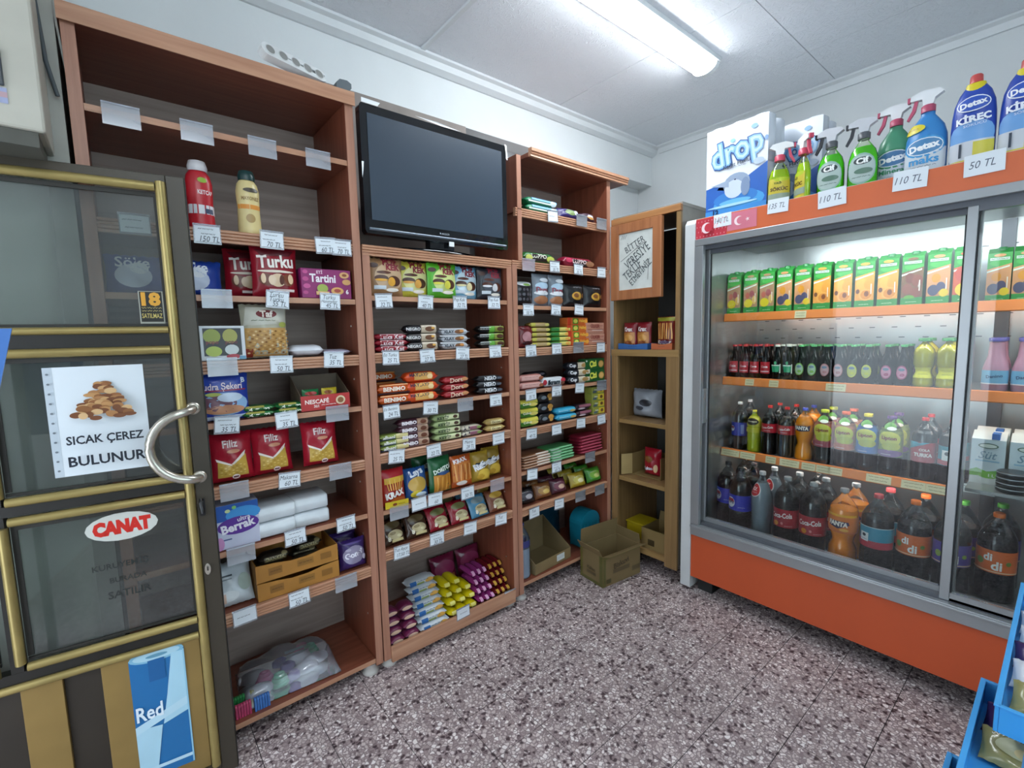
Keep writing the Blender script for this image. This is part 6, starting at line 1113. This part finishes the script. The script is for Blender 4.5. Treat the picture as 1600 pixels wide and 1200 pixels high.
def spray(key, name, h, w, liq, fill, head, trig, specs, dsc, opaque=False, ky=.55, nozzle=1, neckc=None, clearc='#f2f8e8'):
    """trigger bottle: body h tall to the neck, head above"""
    r = empty(name); P = [(.92, 0), (1, .02), (1, .45), (.96, .60), (.80, .76), (.52, .88), (.34, .95), (.34, 1.0)]
    prof = [(q*w/2, z*h) for q, z in P]; b = MB()
    if opaque: b.lathe(prof, mat(name+'_plastic', liq, .3, var=.04), 20, ky=ky); b.obj('bottle_body', r)
    else:
        b.lathe(prof, clear('bottle_'+clearc.strip('#'), clearc, k=1.3, rough=.06), 20, ky=ky); b.obj('bottle_body', r)
        b = MB(); q = [(a*.95, z) for a, z in prof if z < fill*h]; q[0] = (q[0][0], .0015); q.append((rad_at(P, fill)*w/2*.95, fill*h)); b.lathe(q, mat('cleaning_liquid', liq, .15, var=.04), 20, ky=ky); b.obj('liquid', r)
    b = MB(); b.lathe([(.021, h), (.021, h+.022), (.016, h+.026)], mat('collar_plastic', neckc or trig, .35), 16); b.obj('collar', r)
    b = MB(); s = nozzle
    b.prism([(s*.052, h+.052), (s*.050, h+.068), (s*.020, h+.080), (-s*.030, h+.074), (-s*.042, h+.060), (-s*.018, h+.046), (-s*.014, h+.0265), (s*.014, h+.0265), (s*.018, h+.050)], -.011, .011, mat('trigger_head_plastic', head, .3), axis=1); b.obj('spray_head', r, .002)
    b = MB(); b.prism([(s*.030, h+.050), (s*.040, h+.050), (s*.046, h+.020), (s*.060, h-.010), (s*.054, h-.014), (s*.036, h+.016)], -.006, .006, mat('trigger_plastic', trig, .35), axis=1); b.box(min(s*.0525, s*.060), max(s*.0525, s*.060), -.008, .008, h+.050, h+.068, mat('trigger_plastic', trig, .35)); b.obj('trigger', r)
    def S(x, z, off):
        rr = rad_at(P, min(1, max(0, z/h)))*w/2 + off; a = max(-1.45, min(1.45, 2*x/w*1.2)); return (rr*math.sin(a), -ky*rr*math.cos(a) - off*.5, z)
    prints('printed_label', S, w, h, specs, r, base=.0018, nu=12); reg(key, r, dsc, 'spray bottle')
spray('porcoz', 'spray_cleaner', .185, .090, '#c8e422', .80, '#e3e6e6', '#c84a62', [('r', 0, .30, .9, .56, '#c4b43c'), ('e', .1, .56, .6, .1, '#b0c42c'), ('t', 'YAĞ', -.05, .48, .3, '#3a5a2a', .03), ('t', 'SÖKÜC', 0, .34, .66, '#5a4426', .04, 1.1), ('r', 0, .16, .9, .14, '#8a9a8a')], 'yellow green spray cleaner with white and pink trigger')
spray('cif', 'spray_cleaner', .180, .100, '#66e624', .84, '#c3c6cc', '#33363c', [('e', 0, .36, .86, .66, '#8fb0a4'), ('e', 0, .36, .78, .58, '#a9bcb8'), ('e', .02, .52, .50, .16, '#2c3a3c'), ('t', 'Cif', .02, .52, .34, '#eef2f0', .05, 1.1, 8), ('e', .06, .30, .5, .12, '#5a7a6a'), ('s', 0, .18, .5, .02, '#3a5a4a', 3)], 'bright green spray cleaner with black trigger', nozzle=-1, neckc='#55585e')
def big(key, c, c2, liqc, txt, dsc, badge=False): spray(key, 'spray_cleaner', .215, .120, c, 1, '#e3e7ea', '#b9526e', [('r', 0, .18, 1, .38, '#c9d2da'), ('e', 0, .42, .90, .34, c2), ('e', 0, .42, .80, .28, '#dfe8ee'), ('e', 0, .42, .74, .25, liqc), ('t', 'Detax', 0, .42, .62, '#eef2f5', .05, 1.1, 8), ('t', txt, 0, .20, .6, c2, .03), ('s', 0, .10, .5, .02, '#6a747c', 2)] + ([('e', -.35, .74, .7, .16, '#d8c82a'), ('s', -.35, .74, .4, .03, '#a86a2a', 2)] if badge else []), dsc, opaque=True, nozzle=-1)
big('det_g', '#4f9a78', '#3f8a64', '#4a7aa8', 'Mineral', 'green and white spray cleaner with pink trigger'); big('det_b', '#3a86c8', '#3f94cc', '#4a84b4', 'maks', 'blue and white spray cleaner with yellow badge', True)
def kirec():
    r = empty('descaler_bottle'); P = [(.90, 0), (1, .02), (1, .40), (.97, .55), (.90, .68), (.70, .80), (.44, .88), (.38, .90)]; w, h = .115, .290; ky = .5
    b = MB(); b.lathe([(q*w/2, z*h) for q, z in P], mat('blue_bottle_plastic', '#2c4bab', .28, var=.04), 22, ky=ky); b.obj('bottle_body', r)
    b = MB(); b.lathe([(.031, .80*h), (.029, .84*h), (.024, .905*h)], mat('yellow_collar', '#d9c82a', .35), 18, ky=.62); b.obj('collar', r)
    b = MB(); b.lathe([(.0175, .906*h), (.0165, .985*h), (.013, h)], mat('red_cap', '#c8504e', .35), 16); b.obj('cap', r)
    def S(x, z, off):
        rr = rad_at(P, min(.9, max(0, z/h)))*w/2 + off; a = max(-1.45, min(1.45, 2*x/w*1.2)); return (rr*math.sin(a), -ky*rr*math.cos(a) - off*.5, z)
    prints('printed_label', S, w, h, [('e', 0, .30, 1, .34, '#6fa4dc'), ('r', 0, .12, 1.0, .24, '#c8ced6'), ('r', .27, .12, .46, .2, '#cfc64a'), ('r', 0, .015, 1, .03, '#dacb22'), ('e', 0, .66, .72, .18, '#e6ecf6'), ('e', 0, .66, .66, .155, '#3358b8'), ('t', 'Detax', 0, .66, .54, '#f0f3f8', .04, 1.1, 8), ('t', 'KİREÇ', .02, .49, .66, '#e8eef8', .05, 1.1, 4), ('t', 'SÖKÜCÜ', .05, .42, .40, '#c9d8f0', .02, 1, 4), ('r', -.18, .14, .05, .16, '#3a4452')], r, base=.0018, nu=12)
    reg('kirec', r, 'dark blue descaler bottle with yellow collar', 'bottle')
kirec()
for k, y, rz, x in (('porcoz', 0.900, 22, 2.325), ('porcoz', 0.804, -45, 2.325), ('cif', 0.701, 0, 2.325), ('cif', 0.591, 6, 2.325), ('det_g', .505, 0, 2.392), ('det_b', .402, 0, 2.335), ('kirec', .278, 0, 2.325), ('kirec', .158, 0, 2.325), ('kirec', .038, 0, 2.325)):
    put(k, (x, y, ZT+.0005), -90+rz, 0, WT, order=-y)
tf = clear('shrink_wrap_film', '#f6f8fa', 1.8, .06, haze=.04)
WH_ = 'on orange header of cooler'
for (q, ln) in (((1.120, 1.922), ['140 TL']), ((0.874, 1.935), ['135 TL']), ((0.671, 1.921), ['110 TL']), ((0.427, 1.929), ['110 TL']), ((0.236, 1.931), ['50 TL'])):
    ptag(q, ln, WH_, w=1.45 if ln[0] in ('110 TL', '50 TL') else 1.25, ink_='#566070', rz=1, yp=2.2535, holder=False)

# ================================================================== SWEET STAND in the lower right corner
ST = empty('sweet_stand', (0, 0, 0)); ST['label'] = 'stepped blue plastic sweet stand in the foreground at right'; ST['category'] = 'display stand'
BL = mat('blue_plastic', '#45a0e0', .3, var=.05); SS = mat('stand_steel', '#8d9296', .35, .6)
TR = [(1.159, 1.78, -.30, .053, .668, .712), (.86, 1.393, -.30, .0865, .570, .622), (.62, 1.223, -.30, .114, .480, .532)]
for (x0, x1, ya, yb, za, zb_) in TR:
    b = MB(); t = .006
    b.box(x0+t, x1-t, ya+t, yb-t, za, za+.004, BL); tr_ = b.obj('tray', ST)
    for q in ((x0, x1, yb-t, yb), (x0, x1, ya, ya+t), (x0, x0+t, ya+t+.0002, yb-t-.0002), (x1-t, x1, ya+t+.0002, yb-t-.0002)):
        b = MB(); b.box(*q, za-.004, zb_, BL); b.box(q[0]-.0015, q[1]+.0015, q[2]-.0015, q[3]+.0015, zb_+.0001, zb_+.004, BL); b.obj('tray_wall', tr_, .001)
for (x, y, h_) in ((1.70, -.20, .66), (1.36, -.25, .565), (1.25, -.29, .47), (1.70, -.02, .66), (.92, -.28, .565), (.92, -.05, .565), (1.20, -.02, .475), (.68, -.28, .475), (.68, .0, .475)):
    b = MB(); b.box(x-.01, x+.01, y-.01, y+.01, 0, h_-.004+.002, SS); b.obj('post', ST)
b = MB(); b.lathe([(.030, .628), (.041, .64), (.044, .70), (.042, .745), (.034, .772), (.018, .786), (.002, .790)], BL, 22, (1.005, -.030, 0)); o = b.obj('round_knob', ST); o['label'] = 'blue rounded end knob'
def sweet(key, c, c2, sx, dsc): P_(key, 'wrapped_sweet', sx, .075, .03, c, [('e', 0, .5, .6, .5, c2), ('e', .1, .4, .3, .25, '#d8c48a'), ('s', -.1, .75, .5, .1, '#e6e2da', 3)], dsc, 'sweet', rough=.18)
sweet('s_w', '#c9ccd2', '#8a8f98', .11, 'white and silver wrapped sweet bar'); sweet('s_p', '#3a2454', '#5a3a7a', .11, 'dark purple wrapped sweet bar'); sweet('s_g', '#8f8a5a', '#b9b890', .10, 'gold and cream wrapped sweet bar'); sweet('s_r', '#8c2a2c', '#b0503c', .11, 'red wrapped sweet bar'); sweet('s_k', '#15141a', '#2c2a34', .12, 'black wrapped sweet bar')
pos = []
for ti, xs_, ks in ((0, [1.215+.084*i for i in range(6)], 'gwpwwr'), (1, [.93+.084*i for i in range(5)], 'rkggp'), (2, [.69+.084*i for i in range(6)], 'gwkrkr')):
    for x, k in zip(xs_, ks): pos.append(('s_'+k, x, (-.012, .020, .048)[ti], ti))
    for x, k in zip(xs_, ks[::-1]): pos.append(('s_'+k, x, (-.012, .020, .048)[ti]-.13, ti))
for k, x, y, ti in pos:
    if (ti == 1 and abs(x-1.0) < .10) or (ti == 2 and abs(x-.92) < .075): continue
    put(k, (x, y, TR[ti][4]+.0055), random.uniform(-3, 3)-90, -70, 'in %s tray of the blue stand' % ('top', 'middle', 'lowest')[ti], order=-x)
finish_labels()
